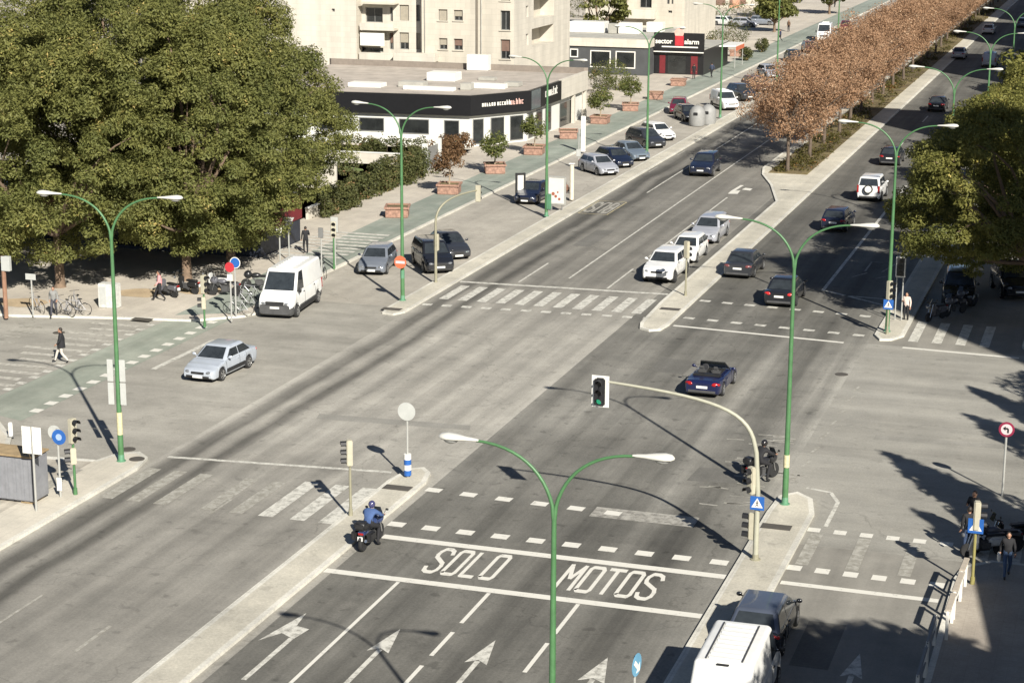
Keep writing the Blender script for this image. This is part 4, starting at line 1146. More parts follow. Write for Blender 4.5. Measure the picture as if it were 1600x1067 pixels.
def make_vehicle(kind, paint_m, loc, rz, label, cat='car', group=None, name='car', plate_f=True, rim_dark=False, roof_m=None, panel_van=False, glass_m=None, tail=None, trim_low=False, steer=0, rails=False, N=46, spare=False, bumper_m=None):
    k = KIND[kind]
    L, W, H = k['L'], k['W'], k['H']
    root = empty(name, loc, rz, label, cat, group)
    Y = lambda d: L / 2 - d                      # distance from the nose -> y
    fa, ra = Y(k['fo']), Y(k['fo'] + k['wb'])
    r = k['r']; arch = r + .055; gc = .2 if r < .36 else .27
    top = sorted([(Y(0), k['hf'] - .16), (Y(.06), k['hf'] - .05), (Y(.2), k['hf'] + .02), (Y(k['cowl'] * .55), k['hf'] * .45 + k['hr'] * .55), (Y(k['cowl']), k['hr']), (Y(k['bb']), k['tz']), (Y(L - .12), k['tz'] - .03 if k['bb'] < L - .3 else k['tz'] - .02), (Y(L), k['tz'] - .14)])
    def width(y):
        t = abs(y) / (L / 2)
        return W / 2 * (1 - .05 * t ** 3 - (.13 if y > 0 else .08) * max(0, (t - .86) / .14) ** 2)
    ys = sorted(set([Y(d) for d in (0, .03, .08, .15, .25, L - .25, L - .15, L - .07, L - .03, L)] + [Y(i * L / N) for i in range(1, N)] +
                    [c + s * arch * q for c in (fa, ra) for s in (-1, 1) for q in (1.0, .985, .94, .86)]))
    rings = []
    for y in ys:
        zt, wd = interp(top, y), width(y)
        e = min(y + L / 2, L / 2 - y)
        zb = gc + .10 * max(0, 1 - e / .14)
        for c in (fa, ra):
            if abs(y - c) < arch: zb = max(zb, r + math.sqrt(arch ** 2 - (y - c) ** 2) * .99)
        zt = max(zt, zb + .1)
        q = lambda t: zb + (zt - zb) * t
        rings.append([(0, zb), (wd * .9, zb), (wd * .975, q(.10)), (wd * .995, q(.35)), (wd, q(.58)), (wd * .985, q(.80)), (wd * .95, q(.94)), (wd * .84, q(.995)), (wd * .45, zt + .018), (0, zt + .024)])
    b = MB(); n = len(rings[0]); full = 2 * n - 2
    vs, fs = [], []
    for y, rg in zip(ys, rings):
        vs += [(x, y, z) for x, z in rg] + [(-x, y, z) for x, z in rg[-2:0:-1]]
    for i in range(len(ys) - 1):
        for j in range(full):
            j2 = (j + 1) % full
            fs.append((i * full + j, i * full + j2, (i + 1) * full + j2, (i + 1) * full + j))
    fs.append(tuple(range(full))); fs.append(tuple((len(ys) - 1) * full + j for j in range(full - 1, -1, -1)))
    b.add(vs, [f[::-1] for f in fs])
    # black underside and arches
    for i, f in enumerate(b.f):
        jj = i % full
        if i < (len(ys) - 1) * full and (jj in (0, full - 1)): b.m[i] = 1
    if bumper_m:
        for i, f in enumerate(b.f):
            c = sum((Vector(b.v[j]) for j in f), Vector()) / len(f)
            if c.z < .66 and c.y > L / 2 - .75 or c.z < .5: b.m[i] = 2
    body = b.build('body', [paint_m, M_trim, bumper_m or M_trim], root, smooth=True, ang=38)

    # ---- greenhouse
    wb_, wr = W / 2 * .945, W / 2 * (.74 if kind not in ('vanL', 'vanM', 'vanS', 'jeep', 'mpv') else {'vanL': .84, 'vanM': .82, 'vanS': .80, 'jeep': .80, 'mpv': .76}[kind])
    zl, zu = k['belt'] - .03, H
    yF, yf, yr, yB = Y(k['cowl']), Y(k['rf']), Y(k['rr']), Y(k['bb'])
    roadster = kind == 'roadster'
    if not roadster:
        bm = bmesh.new()
        P = {}
        for nm, x, y, z in (('a', wb_, yF, zl), ('b', wb_, yB, zl), ('c', wr, yr, zu), ('d', wr, yf, zu)):
            P[nm] = bm.verts.new((x, y, z)); P[nm + '-'] = bm.verts.new((-x, y, z))
        F = lambda *q: bm.faces.new([P[s] for s in q])
        F('a', 'b', 'c', 'd'); F('d-', 'c-', 'b-', 'a-'); F('a-', 'a', 'd', 'd-'); F('b', 'b-', 'c-', 'c'); F('d', 'c', 'c-', 'd-'); F('a-', 'b-', 'b', 'a')
        bm.normal_update()
        ed = [e for e in bm.edges if not (abs(e.verts[0].co.z - zl) < 1e-4 and abs(e.verts[1].co.z - zl) < 1e-4)]
        bmesh.ops.bevel(bm, geom=ed, offset=.125, segments=5, affect='EDGES', profile=.5)
        # crowned roof
        for v in bm.verts:
            if v.co.z > zu - .02:
                v.co.z += .035 * max(0, 1 - (v.co.x / wr) ** 2) * max(0, 1 - ((v.co.y - (yf + yr) / 2) / ((yf - yr) / 2 + .05)) ** 2)
        cb = MB().from_bm(bm)
        cb.build('roof', roof_m or paint_m, root, smooth=True, ang=50)
        G = glass_m or M_glass
        sx = lambda z: wb_ + (z - zl) / (zu - zl) * (wr - wb_)
        nside = Vector((zu - zl, 0, wb_ - wr)).normalized()
        yfront = lambda z: yF + (z - zl) / (zu - zl) * (yf - yF)
        yback = lambda z: yB + (z - zl) / (zu - zl) * (yr - yB)
        z0, z1 = k['belt'] + .035, H - .135
        # windshield / rear window
        def endglass(nm, ya, yb, za, zb2, off, ind):
            g = MB()
            dirn = Vector((0, (zb2 - za) * 1.0, -(yb - ya))).normalized() * (1 if ya > 0 else -1)
            if ya < 0: dirn = Vector((0, -(zb2 - za), (yb - ya))).normalized()
            lo, hi = ind
            def pt(x_, t):
                z = za + (zb2 - za) * t; y = ya + (yb - ya) * t
                return Vector((x_, y, z)) + dirn * off
            xa, xb = sx(za + (zb2 - za) * lo) - .125, sx(za + (zb2 - za) * hi) - .135
            m = 8; vs, fs = [], []
            for t, xx in ((lo, xa), ((lo + hi) / 2, (xa + xb) / 2), (hi, xb)):
                for j in range(m + 1):
                    s = -1 + 2 * j / m
                    vs.append(pt(s * xx, t) + dirn * .0)
            for i in range(2):
                for j in range(m):
                    fs.append((i * (m + 1) + j, i * (m + 1) + j + 1, (i + 1) * (m + 1) + j + 1, (i + 1) * (m + 1) + j))
            if ya < 0: fs = [f[::-1] for f in fs]
            g.add(vs, fs)
            return g.build(nm, G, root)
        endglass('windshield', yF, yf, zl, zu, .006, (.10, .86))
        if not panel_van:
            endglass('rear_window', yB, yr, zl, zu, .006, (.16 if kind != 'sedan' else .08, .86))
        # side windows
        splits = {'sedan': (.5, .97), 'hatch': (.52, .94), 'suv': (.46, .80), 'wagon': (.44, .78), 'mpv': (.44, .76), 'jeep': (.48, .80), 'roadster': (1,)}
        if panel_van:
            y2 = Y({'vanL': 2.15, 'vanM': 1.95, 'vanS': 1.95}[kind]); wins = [(None, y2)]
        else:
            tot0, tot1 = yfront((z0 + z1) / 2), yback((z0 + z1) / 2)
            cuts = [tot0 + (tot1 - tot0) * s for s in splits[kind]]
            wins, prev = [], None
            for i, c in enumerate(cuts):
                last = i == len(cuts) - 1 and c > tot1 and splits[kind][-1] > .9
                wins.append((prev, None if last else c)); prev = c
            if wins[-1][1] is not None: wins.append((prev, None))
        for s in (1, -1):
            for (ya, yb) in wins:
                pts = []
                fa0 = (yfront(z0) - .17, z0) if ya is None else (ya - .03, z0)
                fa1 = (yfront(z1) - .10, z1) if ya is None else (ya - .03, z1)
                bk0 = (yback(z0) + .16, z0) if yb is None else (yb + .03, z0)
                bk1 = (yback(z1) + .12, z1) if yb is None else (yb + .03, z1)
                if fa1[0] - bk1[0] < .1: bk1 = (fa1[0] - .1, z1)
                vs = [(s * (sx(z) + nside.x * .007), y, z + nside.z * .007) for y, z in (fa0, bk0, bk1, fa1)]
                g = MB(); g.add(vs, [(0, 1, 2, 3) if s > 0 else (3, 2, 1, 0)])
                g.build('side_window', G, root)
        if rails:
            for s in (1, -1):
                MB().tube([(s * (wr - .06), yf - .1, H + .0), (s * (wr - .06), yf - .2, H + .05), (s * (wr - .06), yr + .2, H + .05), (s * (wr - .06), yr + .1, H)], .018, 6).build('roof_rail', M_trim, root)
    else:
        # open two-seater: cockpit hole, seats, windscreen frame, folded hood
        c = MB(); c.bbox(-.62, .62, Y(2.85), Y(1.5), .45, .895, .06); c.build('cockpit', M_trim, root)
        for s in (-1, 1):
            sb = MB(); sb.bbox(s * .33 - .24, s * .33 + .24, Y(2.6), Y(2.05), .5, .93, .08); sb.bbox(s * .33 - .22, s * .33 + .22, Y(2.72), Y(2.56), .6, 1.1, .07); sb.bbox(s * .33 - .12, s * .33 + .12, Y(2.72), Y(2.62), 1.1, 1.24, .04)
            sb.build('seat', mat('seat_leather', (.05, .05, .05), .6), root, smooth=True)
        g = MB(); g.add([(-.68, Y(1.36), .86), (.68, Y(1.36), .86), (.56, Y(1.85), 1.25), (-.56, Y(1.85), 1.25)], [(0, 1, 2, 3)])
        g.build('windshield', mat('windscreen_clear', (.10, .12, .12), .05, spec=.7), root)
        MB().tube([(-.70, Y(1.34), .85), (-.57, Y(1.86), 1.26), (.57, Y(1.86), 1.26), (.70, Y(1.34), .85)], .028, 8).build('windshield_frame', M_trim, root)
        MB().bbox(-.66, .66, Y(3.2), Y(2.8), .82, .97, .06).build('folded_roof', M_black, root)
        MB().lathe([(.17, 0), (.17, .025), (.14, .03)], 16, Matrix.Translation((-.33, Y(1.9), .98)) @ Matrix.Rotation(R(70), 4, 'X')).build('steering_wheel', M_black, root)
    # ---- lights, grille, plates, bumpers, mirrors
    hz = k['hf'] - .13
    wn = width(Y(.12))
    for s in (1, -1):
        MB().ball((0, 0, 0), (.20, .12, .085), trs(s * wn * .74, Y(.115), hz, s * R(-24)), 12, 8).build('headlight', M_head, root, smooth=True)
        wt = width(Y(L - .1))
        if kind in ('vanL', 'vanM', 'vanS', 'jeep'):
            MB().bbox(s * wt * .93 - .06, s * wt * .93 + .06, Y(L - .03), Y(L + .02), .75, 1.25, .02).build('taillight', tail or M_tail, root)
        else:
            MB().ball((0, 0, 0), (.21, .10, .10), trs(s * wt * .80, Y(L - .09), k['tz'] - .17, s * R(22)), 12, 8).build('taillight', tail or M_tail, root, smooth=True)
        mz = k['belt'] + .06; my = yF - .28
        mb = MB().ball((s * (W / 2 + .10), my, mz + .05), (.10, .06, .075) if kind != 'vanL' else (.09, .06, .16), None, 10, 8)
        mb.tube([(s * (W / 2 - .06), my, mz - .02), (s * (W / 2 + .08), my, mz + .02)], .025, 6)
        mb.build('wing_mirror', paint_m if kind not in ('vanL', 'vanM') else M_trim, root, smooth=True)
    gw = .52 if kind == 'vanL' else .36
    MB().bbox(-gw, gw, Y(.07), Y(-.012), hz - .10, hz + (.12 if kind == 'vanL' else .03), .02).build('grille', M_trim, root)
    low = MB().bbox(-wn * .80, wn * .80, Y(.2), Y(-.01), gc + .07, gc + .21, .03)
    low.build('front_bumper_intake', bumper_m or M_trim, root)
    bmq = MB().bbox(-wn * .86, wn * .86, Y(L + .015), Y(L - .2), gc + .08, gc + .24, .03)
    bmq.build('rear_bumper', M_trimg, root)
    MB().bbox(-.26, .26, Y(.02), Y(-.026), hz - .26, hz - .15, .004).build('number_plate', M_plate, root)
    pz = k['tz'] - .30 if kind not in ('vanL', 'vanM', 'vanS', 'jeep') else .62
    MB().bbox(-.26, .26, Y(L + .022), Y(L - .02), pz - .06, pz + .055, .004).build('number_plate', M_plate, root)
    # door seams, sills and handles following the flank
    def flank(y, lo=.12, hi=.93, off=.004):
        rg = rings[min(range(len(ys)), key=lambda i: abs(ys[i] - y))]
        zb, zt = gc + .02, rg[-1][1] - .03
        out = []
        for x, z in rg[2:7]: out.append((x + off, y, max(z, zb)))
        return out
    if not panel_van: sy = [yF - .12, (yfront(1.2) + yback(1.2)) / 2 if not roadster else Y(2.6), ra + .30]
    else: sy = [yF - .05, Y({'vanL': 2.2, 'vanM': 2.0, 'vanS': 2.0}[kind]), ra + .5]
    for s in (1, -1):
        sm = MB()
        for y in sy:
            sm.tube([(s * x, y_, z) for x, y_, z in flank(y)], .007, 4)
        sm.build('door_seam', M_trim, root)
        hb = MB()
        for y in sy[1:]:
            hb.bbox(s * W / 2 - .02, s * W / 2 + .022, y + .10, y + .26, k['belt'] - .17, k['belt'] - .135, .008)
        hb.build('door_handle', M_trim if panel_van else paint_m, root)
        if trim_low or panel_van:
            MB().bbox(s * W / 2 - .03, s * W / 2 + .018, ra + arch + .05, fa - arch - .05, gc + .12, gc + .30, .015).build('side_moulding', M_trim, root)
    for x, y in ((W / 2, fa), (-W / 2, fa), (W / 2, ra), (-W / 2, ra)):
        add_wheel(root, x, y, r, steer if y == fa else 0, rim_dark)
    if panel_van:
        if kind == 'vanM':
            for x in (-wr * .62, wr * .62):
                MB().bbox(x - .02, x + .02, yr + .15, yf - .25, H + .004, H + .045, .01).build('roof_channel', M_trimg, root)
        rb = MB()
        for i in range(9 if kind == 'vanM' else 8):
            y = yf - .35 - i * (yf - yr - .6) / 8
            rb.bbox(-wr * .55, wr * .55, y - .05, y + .05, H - .01, H + .045, .02)
        rb.build('roof_rib', paint_m, root)
        # rear doors
        dm = MB(); dm.bbox(-.012, .012, Y(L + .012), Y(L - .02), .5, k['belt'] + .1, .004); dm.build('rear_door_seam', M_trimg, root)
        MB().bbox(-.18, .18, yr - .06, yr + .02, H - .07, H - .03, .01).build('brake_light', M_trim, root)
    if spare:
        o = add_wheel(root, .3, 0, r * .88, name='spare_wheel'); o.location = (0, Y(L + .12), 1.0); o.rotation_euler = (0, 0, -R(90))
        MB().lathe([(r * .66, 0), (r * .60, .04), (.02, .05)], 20, Matrix.Translation((0, Y(L + .23), 1.0)) @ Matrix.Rotation(R(90), 4, 'X')).build('spare_cover', M_whitep, root, smooth=True)
    return root

PA = {'silver': carpaint('silver_blue', (.44, .48, .53), .30, .25), 'white': carpaint('white', (.64, .64, .62), .35), 'vanw': carpaint('van_white', (.66, .66, .63), .45, coat=.25), 'grey': carpaint('grey', (.19, .21, .24), .3, .3),
      'black': carpaint('black', (.012, .013, .016), .25), 'navy': carpaint('navy', (.010, .014, .030), .25), 'dark': carpaint('dark_grey', (.035, .037, .042), .28, .2), 'lgrey': carpaint('light_grey', (.38, .39, .42), .32, .25),
      'maroon': carpaint('maroon', (.14, .012, .03), .28), 'brown': carpaint('brown', (.12, .06, .05), .3), 'blue': carpaint('blue_violet', (.008, .012, .048), .25), 'steel': carpaint('steel_blue', (.17, .21, .25), .3, .3), 'roofblue': carpaint('roof_slate', (.085, .10, .135), .3, .3)}
def heading(deg): return R(deg - 90)     # travel direction in world degrees -> rotation of a +Y facing model
def face(p): return (p[0], p[1], 0)
GA, GP_ = 'cars on the avenue', 'cars parked along the west side'
V = make_vehicle
V('sedan', PA['silver'], (-40.98, 81.35, 0), heading(-93), 'pale blue silver saloon turning out of the west street, seen from its front left corner', trim_low=True, group=GA, N=60)
V('vanL', PA['vanw'], (-43.55, 95.2, 0), heading(-84), 'tall white panel van with grey bumper standing at the pavement corner under the trees', 'van', name='delivery_van', panel_van=True, bumper_m=M_trimg, N=60)
V('vanM', PA['vanw'], (-9.78, 51.7, 0), heading(91), 'white van at the bottom right, its roof with two dark channels seen from above', 'van', name='delivery_van', panel_van=True, N=60)
V('hatch', PA['black'], (-9.95, 57.0, 0), heading(90), 'dark car with slate roof and red tail light ahead of the bottom white van', roof_m=PA['roofblue'], tail=M_tailb, group=GA)
V('hatch', PA['grey'], (-43.0, 106.7, 0), heading(-80), 'blue-grey hatchback parked just left of the no entry sign', group=GP_)
V('mpv', PA['black'], (-40.1, 108.4, 0), heading(-57), 'black people carrier parked askew behind the no entry sign', group=GP_)
V('sedan', PA['dark'], (-40.6, 112.6, 0), heading(-52), 'dark saloon parked behind the black people carrier, nose towards the avenue', group=GP_)
V('sedan', PA['navy'], (-41.6, 133.9, 0), heading(-90), 'dark blue car parked behind the black framed information stand', group=GP_)
ang = [('hatch', 'lgrey', (-40.6, 148.3), 'silver hatchback, nearest of the angled row by the bike lane'), ('hatch', 'navy', (-40.5, 152.6), 'very dark blue hatchback, second of the angled row beside the silver one'), ('sedan', 'steel', (-40.3, 156.9), 'steel blue saloon, in the angled row behind the thin lamp'),
       ('wagon', 'dark', (-40.9, 164.8), 'dark grey estate in the angled row next to the bright white car'), ('hatch', 'white', (-41.0, 169.6), 'white hatchback, farthest of the five angled cars')]
for kd, c, (x, y), lb in ang:
    V(kd, PA[c], (x, y, 0), heading(-47), lb, group=GP_, rim_dark=c == 'navy')
V('hatch', PA['maroon'], (-43.6, 189.2, 0), heading(-80), 'maroon car parked left of the recycling domes', group=GP_)
V('hatch', PA['black'], (-41.5, 183.8, 0), heading(-60), 'black car with its nose hidden behind the recycling domes', group=GP_)
V('vanS', PA['white'], (-40.0, 194.2, 0), heading(-58), 'small white van parked beyond the recycling domes', 'van', name='delivery_van', panel_van=True, group=GP_)
V('suv', PA['dark'], (-39.9, 202.6, 0), heading(-55), 'dark car parked just beyond the small white van', group=GP_)
V('wagon', PA['brown'], (-40.2, 212, 0), heading(-55), 'brown car parked against the first russet crown', group=GP_)
V('hatch', PA['lgrey'], (-41.5, 226.5, 0), heading(-60), 'pale grey car with dark windows parked far along the bike lane', group=GP_)
V('sedan', PA['dark'], (-42.2, 247, 0), heading(-70), 'dark car far along the west kerb next to the lamp', group=GP_)
V('hatch', PA['brown'], (-42.2, 260, 0), heading(-70), 'reddish dark car far along the west kerb before the white truck', group=GP_)
V('vanL', PA['white'], (-43.2, 279, 0), heading(-85), 'distant white box van above the russet trees', 'van', name='delivery_van', panel_van=True)
V('hatch', PA['maroon'], (-43.0, 298, 0), heading(-80), 'distant maroon car beyond the white box van', group=GP_)
for i, (px, py, c, lb) in enumerate(((1130, 43, 'white', 'white car in the far car park, left of the pair'), (1160, 45, 'lgrey', 'pale car in the far car park in front of the clipped hedge'), (1186, 42, 'grey', 'grey car in the far car park, right end'), (1206, 12, 'white', 'white car beyond the clipped hedge at the top'), (1232, 7, 'navy', 'dark car beyond the clipped hedge at the top edge'))):
    p = at(px, py); V('hatch', PA[c], (p.x, p.y + 2, .12), heading(-20 + 15 * i), lb, group='cars in the far car park')
# southbound queue at the crossing and one driving
V('suv', PA['white'], (-25.95, 110.35, 0), heading(-91), 'white car first in the southbound queue, arm shadow across its bonnet', group=GA, rim_dark=True)
V('hatch', PA['white'], (-25.95, 116.4, 0), heading(-90), 'white car second in the southbound queue, behind the narrow traffic light', group=GA)
V('wagon', PA['lgrey'], (-26.1, 123.4, 0), heading(-90), 'pale grey car third in the southbound queue, half under the lamp head', group=GA)
V('suv', PA['navy'], (-32.5, 151.0, 0), heading(-88), 'dark blue car driving towards the camera on the empty part of the southbound road', group=GA)
# northbound
V('sedan', PA['dark'], (-21.75, 113.2, 0), heading(89), 'dark grey saloon seen from behind, beside the median opposite the white queue', group=GA, tail=mat('tail_dull', (.16, .05, .05), .3))
V('sedan', PA['black'], (-18.05, 106.3, 0), heading(90), 'black saloon seen from behind with a bright red tail light, behind the tall lamp pole', group=GA, tail=M_tailb, rim_dark=True)
V('roadster', PA['blue'], (-17.95, 86.15, 0), heading(89), 'dark blue open-topped two-seater crossing the junction', group=GA)
V('jeep', PA['white'], (-18.15, 143.2, 0), heading(89), 'white off-roader with a spare wheel on its tailgate', group=GA, spare=True)
V('hatch', PA['navy'], (-18.7, 130.2, 0), heading(88), 'dark blue hatchback at the edge of the tree shade', group=GA)
V('hatch', PA['black'], (-19.0, 161.7, 0), heading(90), 'black hatchback driving north beyond the white off-roader', group=GA)
V('sedan', PA['black'], (-19.2, 200.5, 0), heading(90), 'dark car in the far shade band of the northbound road', group=GA)
V('sedan', PA['lgrey'], (-27.0 + 4.6, 258.5, 0), heading(90), 'pale pinkish grey car by the median at the far top right', group=GA)
V('vanS', PA['lgrey'], (-17.8, 249, 0), heading(90), 'pale van with a white roof edge at the far top right', 'van', name='delivery_van', group=GA, panel_van=True)
V('sedan', PA['white'], (-21.9, 300, 0), heading(90), 'white car near the median at the top edge', group=GA)
V('hatch', PA['steel'], (-17.8, 315, 0), heading(90), 'grey blue car at the top right edge', group=GA)
V('hatch', PA['steel'], (-8.0, 206, 0), heading(90), 'teal grey car parked in shade beyond the east trees', group='cars parked along the east side')
# parked in the deep shade on the right
V('mpv', PA['black'], (-8.75, 109.6, 0), heading(-85), 'large black people carrier parked in deep shade beside the woman in white', group='cars parked along the east side')
V('suv', PA['black'], (-6.0, 112.5, 0), heading(-75), 'black car parked in deep shade under the nearest east tree', group='cars parked along the east side')
# ---------------------------------------------------------------- people, motorbikes, bicycles
M_skin = mat('skin', (.36, .20, .13), .55, var=.08)
M_hair = mat('hair_dark', (.02, .014, .01), .6, var=.2)
M_shoe = mat('shoe_dark', (.02, .02, .02), .6, var=.2)
def cloth(name, c): return mat('cloth_' + name, c, .85, var=.18, scale=6)

STAND = dict(pelvis=(0, 0, .95), spine=(0, 0, 1.14), chest=(0, .01, 1.34), neck=(0, .0, 1.49), head=(0, .02, 1.60),
             sh=(.175, 0, 1.41), el=(.235, -.03, 1.14), wr=(.245, .05, .90), ha=(.245, .08, .83), hip=(.09, 0, .92), kn=(.10, .03, .50), an=(.10, -.03, .085), to=(.11, .14, .04))
def pose_of(**k):
    J = {}
    for s, sg in (('l', -1), ('r', 1)):
        for n in ('sh', 'el', 'wr', 'ha', 'hip', 'kn', 'an', 'to'):
            x, y, z = STAND[n]; J[n + s] = (sg * x, y, z)
    for n in ('pelvis', 'spine', 'chest', 'neck', 'head'): J[n] = STAND[n]
    J.update(k)
    return J
WALK = pose_of(knr=(.10, .20, .54), anr=(.10, .32, .12), tor=(.11, .48, .09), knl=(-.10, .0, .50), anl=(-.10, -.30, .14), tol=(-.11, -.20, .04),
               elr=(.24, -.12, 1.16), wrr=(.25, -.12, .92), har=(.25, -.10, .85), ell=(-.24, .04, 1.15), wrl=(-.24, .2, .97), hal=(-.23, .26, .93))
PHONE = pose_of(elr=(.24, .06, 1.16), wrr=(.14, .25, 1.22), har=(.10, .30, 1.27), hipl=(-.09, 0, .92), knl=(-.12, .06, .50))
RIDE = pose_of(pelvis=(0, -.22, .86), spine=(0, -.16, 1.05), chest=(0, -.03, 1.24), neck=(0, .06, 1.37), head=(0, .11, 1.49), shl=(-.19, -.01, 1.31), shr=(.19, -.01, 1.31), ell=(-.34, .16, 1.12), elr=(.34, .16, 1.12), wrl=(-.31, .40, 1.05), wrr=(.31, .40, 1.05), hal=(-.30, .47, 1.05), har=(.30, .47, 1.05),
               hipl=(-.11, -.2, .84), hipr=(.11, -.2, .84), knl=(-.24, .18, .70), knr=(.24, .18, .70), anl=(-.22, -.06, .34), anr=(.27, -.02, .12), tol=(-.23, .1, .30), tor=(.30, .16, .06))
SIT = pose_of(pelvis=(0, 0, .52), spine=(0, -.03, .72), chest=(0, -.03, .92), neck=(0, 0, 1.07), head=(0, .03, 1.18), shl=(-.17, -.03, 1.0), shr=(.17, -.03, 1.0), ell=(-.22, .02, .76), elr=(.22, .02, .76), wrl=(-.12, .22, .66), wrr=(.12, .22, .66), hal=(-.08, .29, .64), har=(.08, .29, .64),
              hipl=(-.09, .02, .52), hipr=(.09, .02, .52), knl=(-.1, .42, .5), knr=(.1, .42, .5), anl=(-.1, .4, .09), anr=(.1, .44, .09), tol=(-.11, .56, .04), tor=(.11, .6, .04))
RAD = dict(pelvis=.135, spine=.125, chest=.145, neck=.055, sh=.075, el=.050, wr=.036, ha=.036, hip=.095, kn=.064, an=.044, to=.038)

def person(loc, rz, label, J, top, legs, s=1.0, hair='short', helmet=None, group=None, skirt=None, bag=None, coat=False, shoe=None, bulk=1.1):
    names = ['pelvis', 'spine', 'chest', 'neck'] + [n + q for q in 'lr' for n in ('sh', 'el', 'wr', 'ha', 'hip', 'kn', 'an', 'to')]
    ix = {n: i for i, n in enumerate(names)}
    segs = [('pelvis', 'spine', 0), ('spine', 'chest', 0), ('chest', 'neck', 0)]
    for q in 'lr':
        segs += [('chest', 'sh' + q, 0), ('sh' + q, 'el' + q, 0), ('el' + q, 'wr' + q, 0), ('wr' + q, 'ha' + q, 2), ('pelvis', 'hip' + q, 1), ('hip' + q, 'kn' + q, 1), ('kn' + q, 'an' + q, 1), ('an' + q, 'to' + q, 3)]
    me = bpy.data.meshes.new('person')
    me.from_pydata([J[n] for n in names], [(ix[a], ix[b]) for a, b, m_ in segs], [])
    tmp = bpy.data.objects.new('person_tmp', me); COL.objects.link(tmp)
    sk = tmp.modifiers.new('skin', 'SKIN'); sk.use_smooth_shade = True
    for n in names:
        d = me.skin_vertices[0].data[ix[n]]
        r = RAD[n if n in RAD else n[:-1]] * (1.08 if coat and n[:2] in ('sp', 'ch', 'sh', 'el') else 1) * (bulk if n[:2] not in ('ne', 'ha', 'wr') else 1)
        d.radius = (r, r)
        if n == 'chest': d.radius = (r * 1.1, r * .85)
        d.use_root = n == 'pelvis'
    sb = tmp.modifiers.new('sub', 'SUBSURF'); sb.levels = 1; sb.render_levels = 1
    dg = bpy.context.evaluated_depsgraph_get(); dg.update()
    bm_me = bpy.data.meshes.new_from_object(tmp.evaluated_get(dg))
    bpy.data.objects.remove(tmp)
    b = MB()
    P = [(Vector(J[a]), Vector(J[c]), m_) for a, c, m_ in segs]
    b.v = [tuple(v.co) for v in bm_me.vertices]
    for f in bm_me.polygons:
        c = f.center; best, bd = 0, 9
        for a, e, m_ in P:
            t = max(0, min(1, (c - a).dot(e - a) / max(1e-6, (e - a).length_squared)))
            d = (c - (a + (e - a) * t)).length
            if d < bd: bd, best = d, m_
        b.f.append(tuple(f.vertices)); b.m.append(best)
    # hands: palm continues into five bent fingers and a thumb at the side
    for q, sg in (('l', -1), ('r', 1)):
        w_, h_ = Vector(J['wr' + q]), Vector(J['ha' + q])
        d = (h_ - w_).normalized(); sd_ = d.orthogonal().normalized(); up = d.cross(sd_)
        b.mi = 2
        for k in range(4):
            o = h_ + sd_ * (.024 - .016 * k)
            ln = (.075, .085, .08, .062)[k]
            b.tube([o, o + d * ln * .5 + up * .006, o + d * ln * .8 + up * .022, o + d * ln * .95 + up * .04], [.0095, .009, .008, .006], 5)
        o = w_ + (h_ - w_) * .5 + sd_ * .03
        b.tube([o, o + sd_ * .028 + d * .025 + up * .008, o + sd_ * .03 + d * .055 + up * .02], [.011, .010, .007], 5)
    # neck and head with face
    b.mi = 2
    hd = Vector(J['head'])
    b.tube([Vector(J['neck']) - Vector((0, 0, .04)), hd - Vector((0, .01, .06))], [.056, .05], 8)
    b.ball(hd, (.076, .095, .115), None, 14, 10)
    b.ball(hd + Vector((0, .095, -.015)), (.013, .02, .02), None, 6, 5)
    b.ball(hd + Vector((0, .06, -.085)), (.045, .035, .03), None, 8, 6)
    for sg in (-1, 1): b.ball(hd + Vector((sg * .078, -.005, -.01)), (.012, .022, .03), None, 6, 5)
    b.mi = 3
    for sg in (-1, 1): b.ball(hd + Vector((sg * .03, .087, .012)), (.011, .008, .008), None, 6, 5)
    b.box(hd.x - .024, hd.x + .024, hd.y + .088, hd.y + .094, hd.z - .055, hd.z - .048)
    root = b.build('person', [top, legs, M_skin, shoe or M_shoe], smooth=True, ang=70, loc=loc, rz=rz)
    root.scale = (s, s, s)
    tag(root, label, 'person', group)
    if helmet:
        hb = MB().ball(hd + Vector((0, -.005, .02)), (.125, .145, .14), None, 16, 12); h_ = hb.build('helmet', helmet, root, smooth=True)
        MB().ball(hd + Vector((0, .06, .0)), (.105, .095, .06), None, 12, 8).build('visor', M_glass, h_, smooth=True)
    else:
        hm = MB().ball(hd + Vector((0, -.022, .03)), (.086, .095, .105), None, 12, 8)
        if hair == 'long': hm.ball(hd + Vector((0, -.07, -.09)), (.085, .05, .15), None, 10, 8)
        hm.build('hair', M_hair, root, smooth=True)
    if skirt:
        MB().lathe([(.15, 1.0), (.17, .9), (.21, .62), (.20, .62), (.02, .64)], 14).build('skirt', skirt, root, smooth=True)
    if coat:
        pz = J['pelvis']
        MB().lathe([(.17, 1.12), (.185, .98), (.20, .76), (.185, .76), (.12, .80)], 14, Matrix.Translation((0, pz[1], 0))).build('coat_hem', top, root, smooth=True)
    if bag:
        MB().bbox(-.05, .05, -.14, .14, .62, .92, .03, Matrix.Translation((.30, .02, 0))).build('bag', bag, root)
    return root

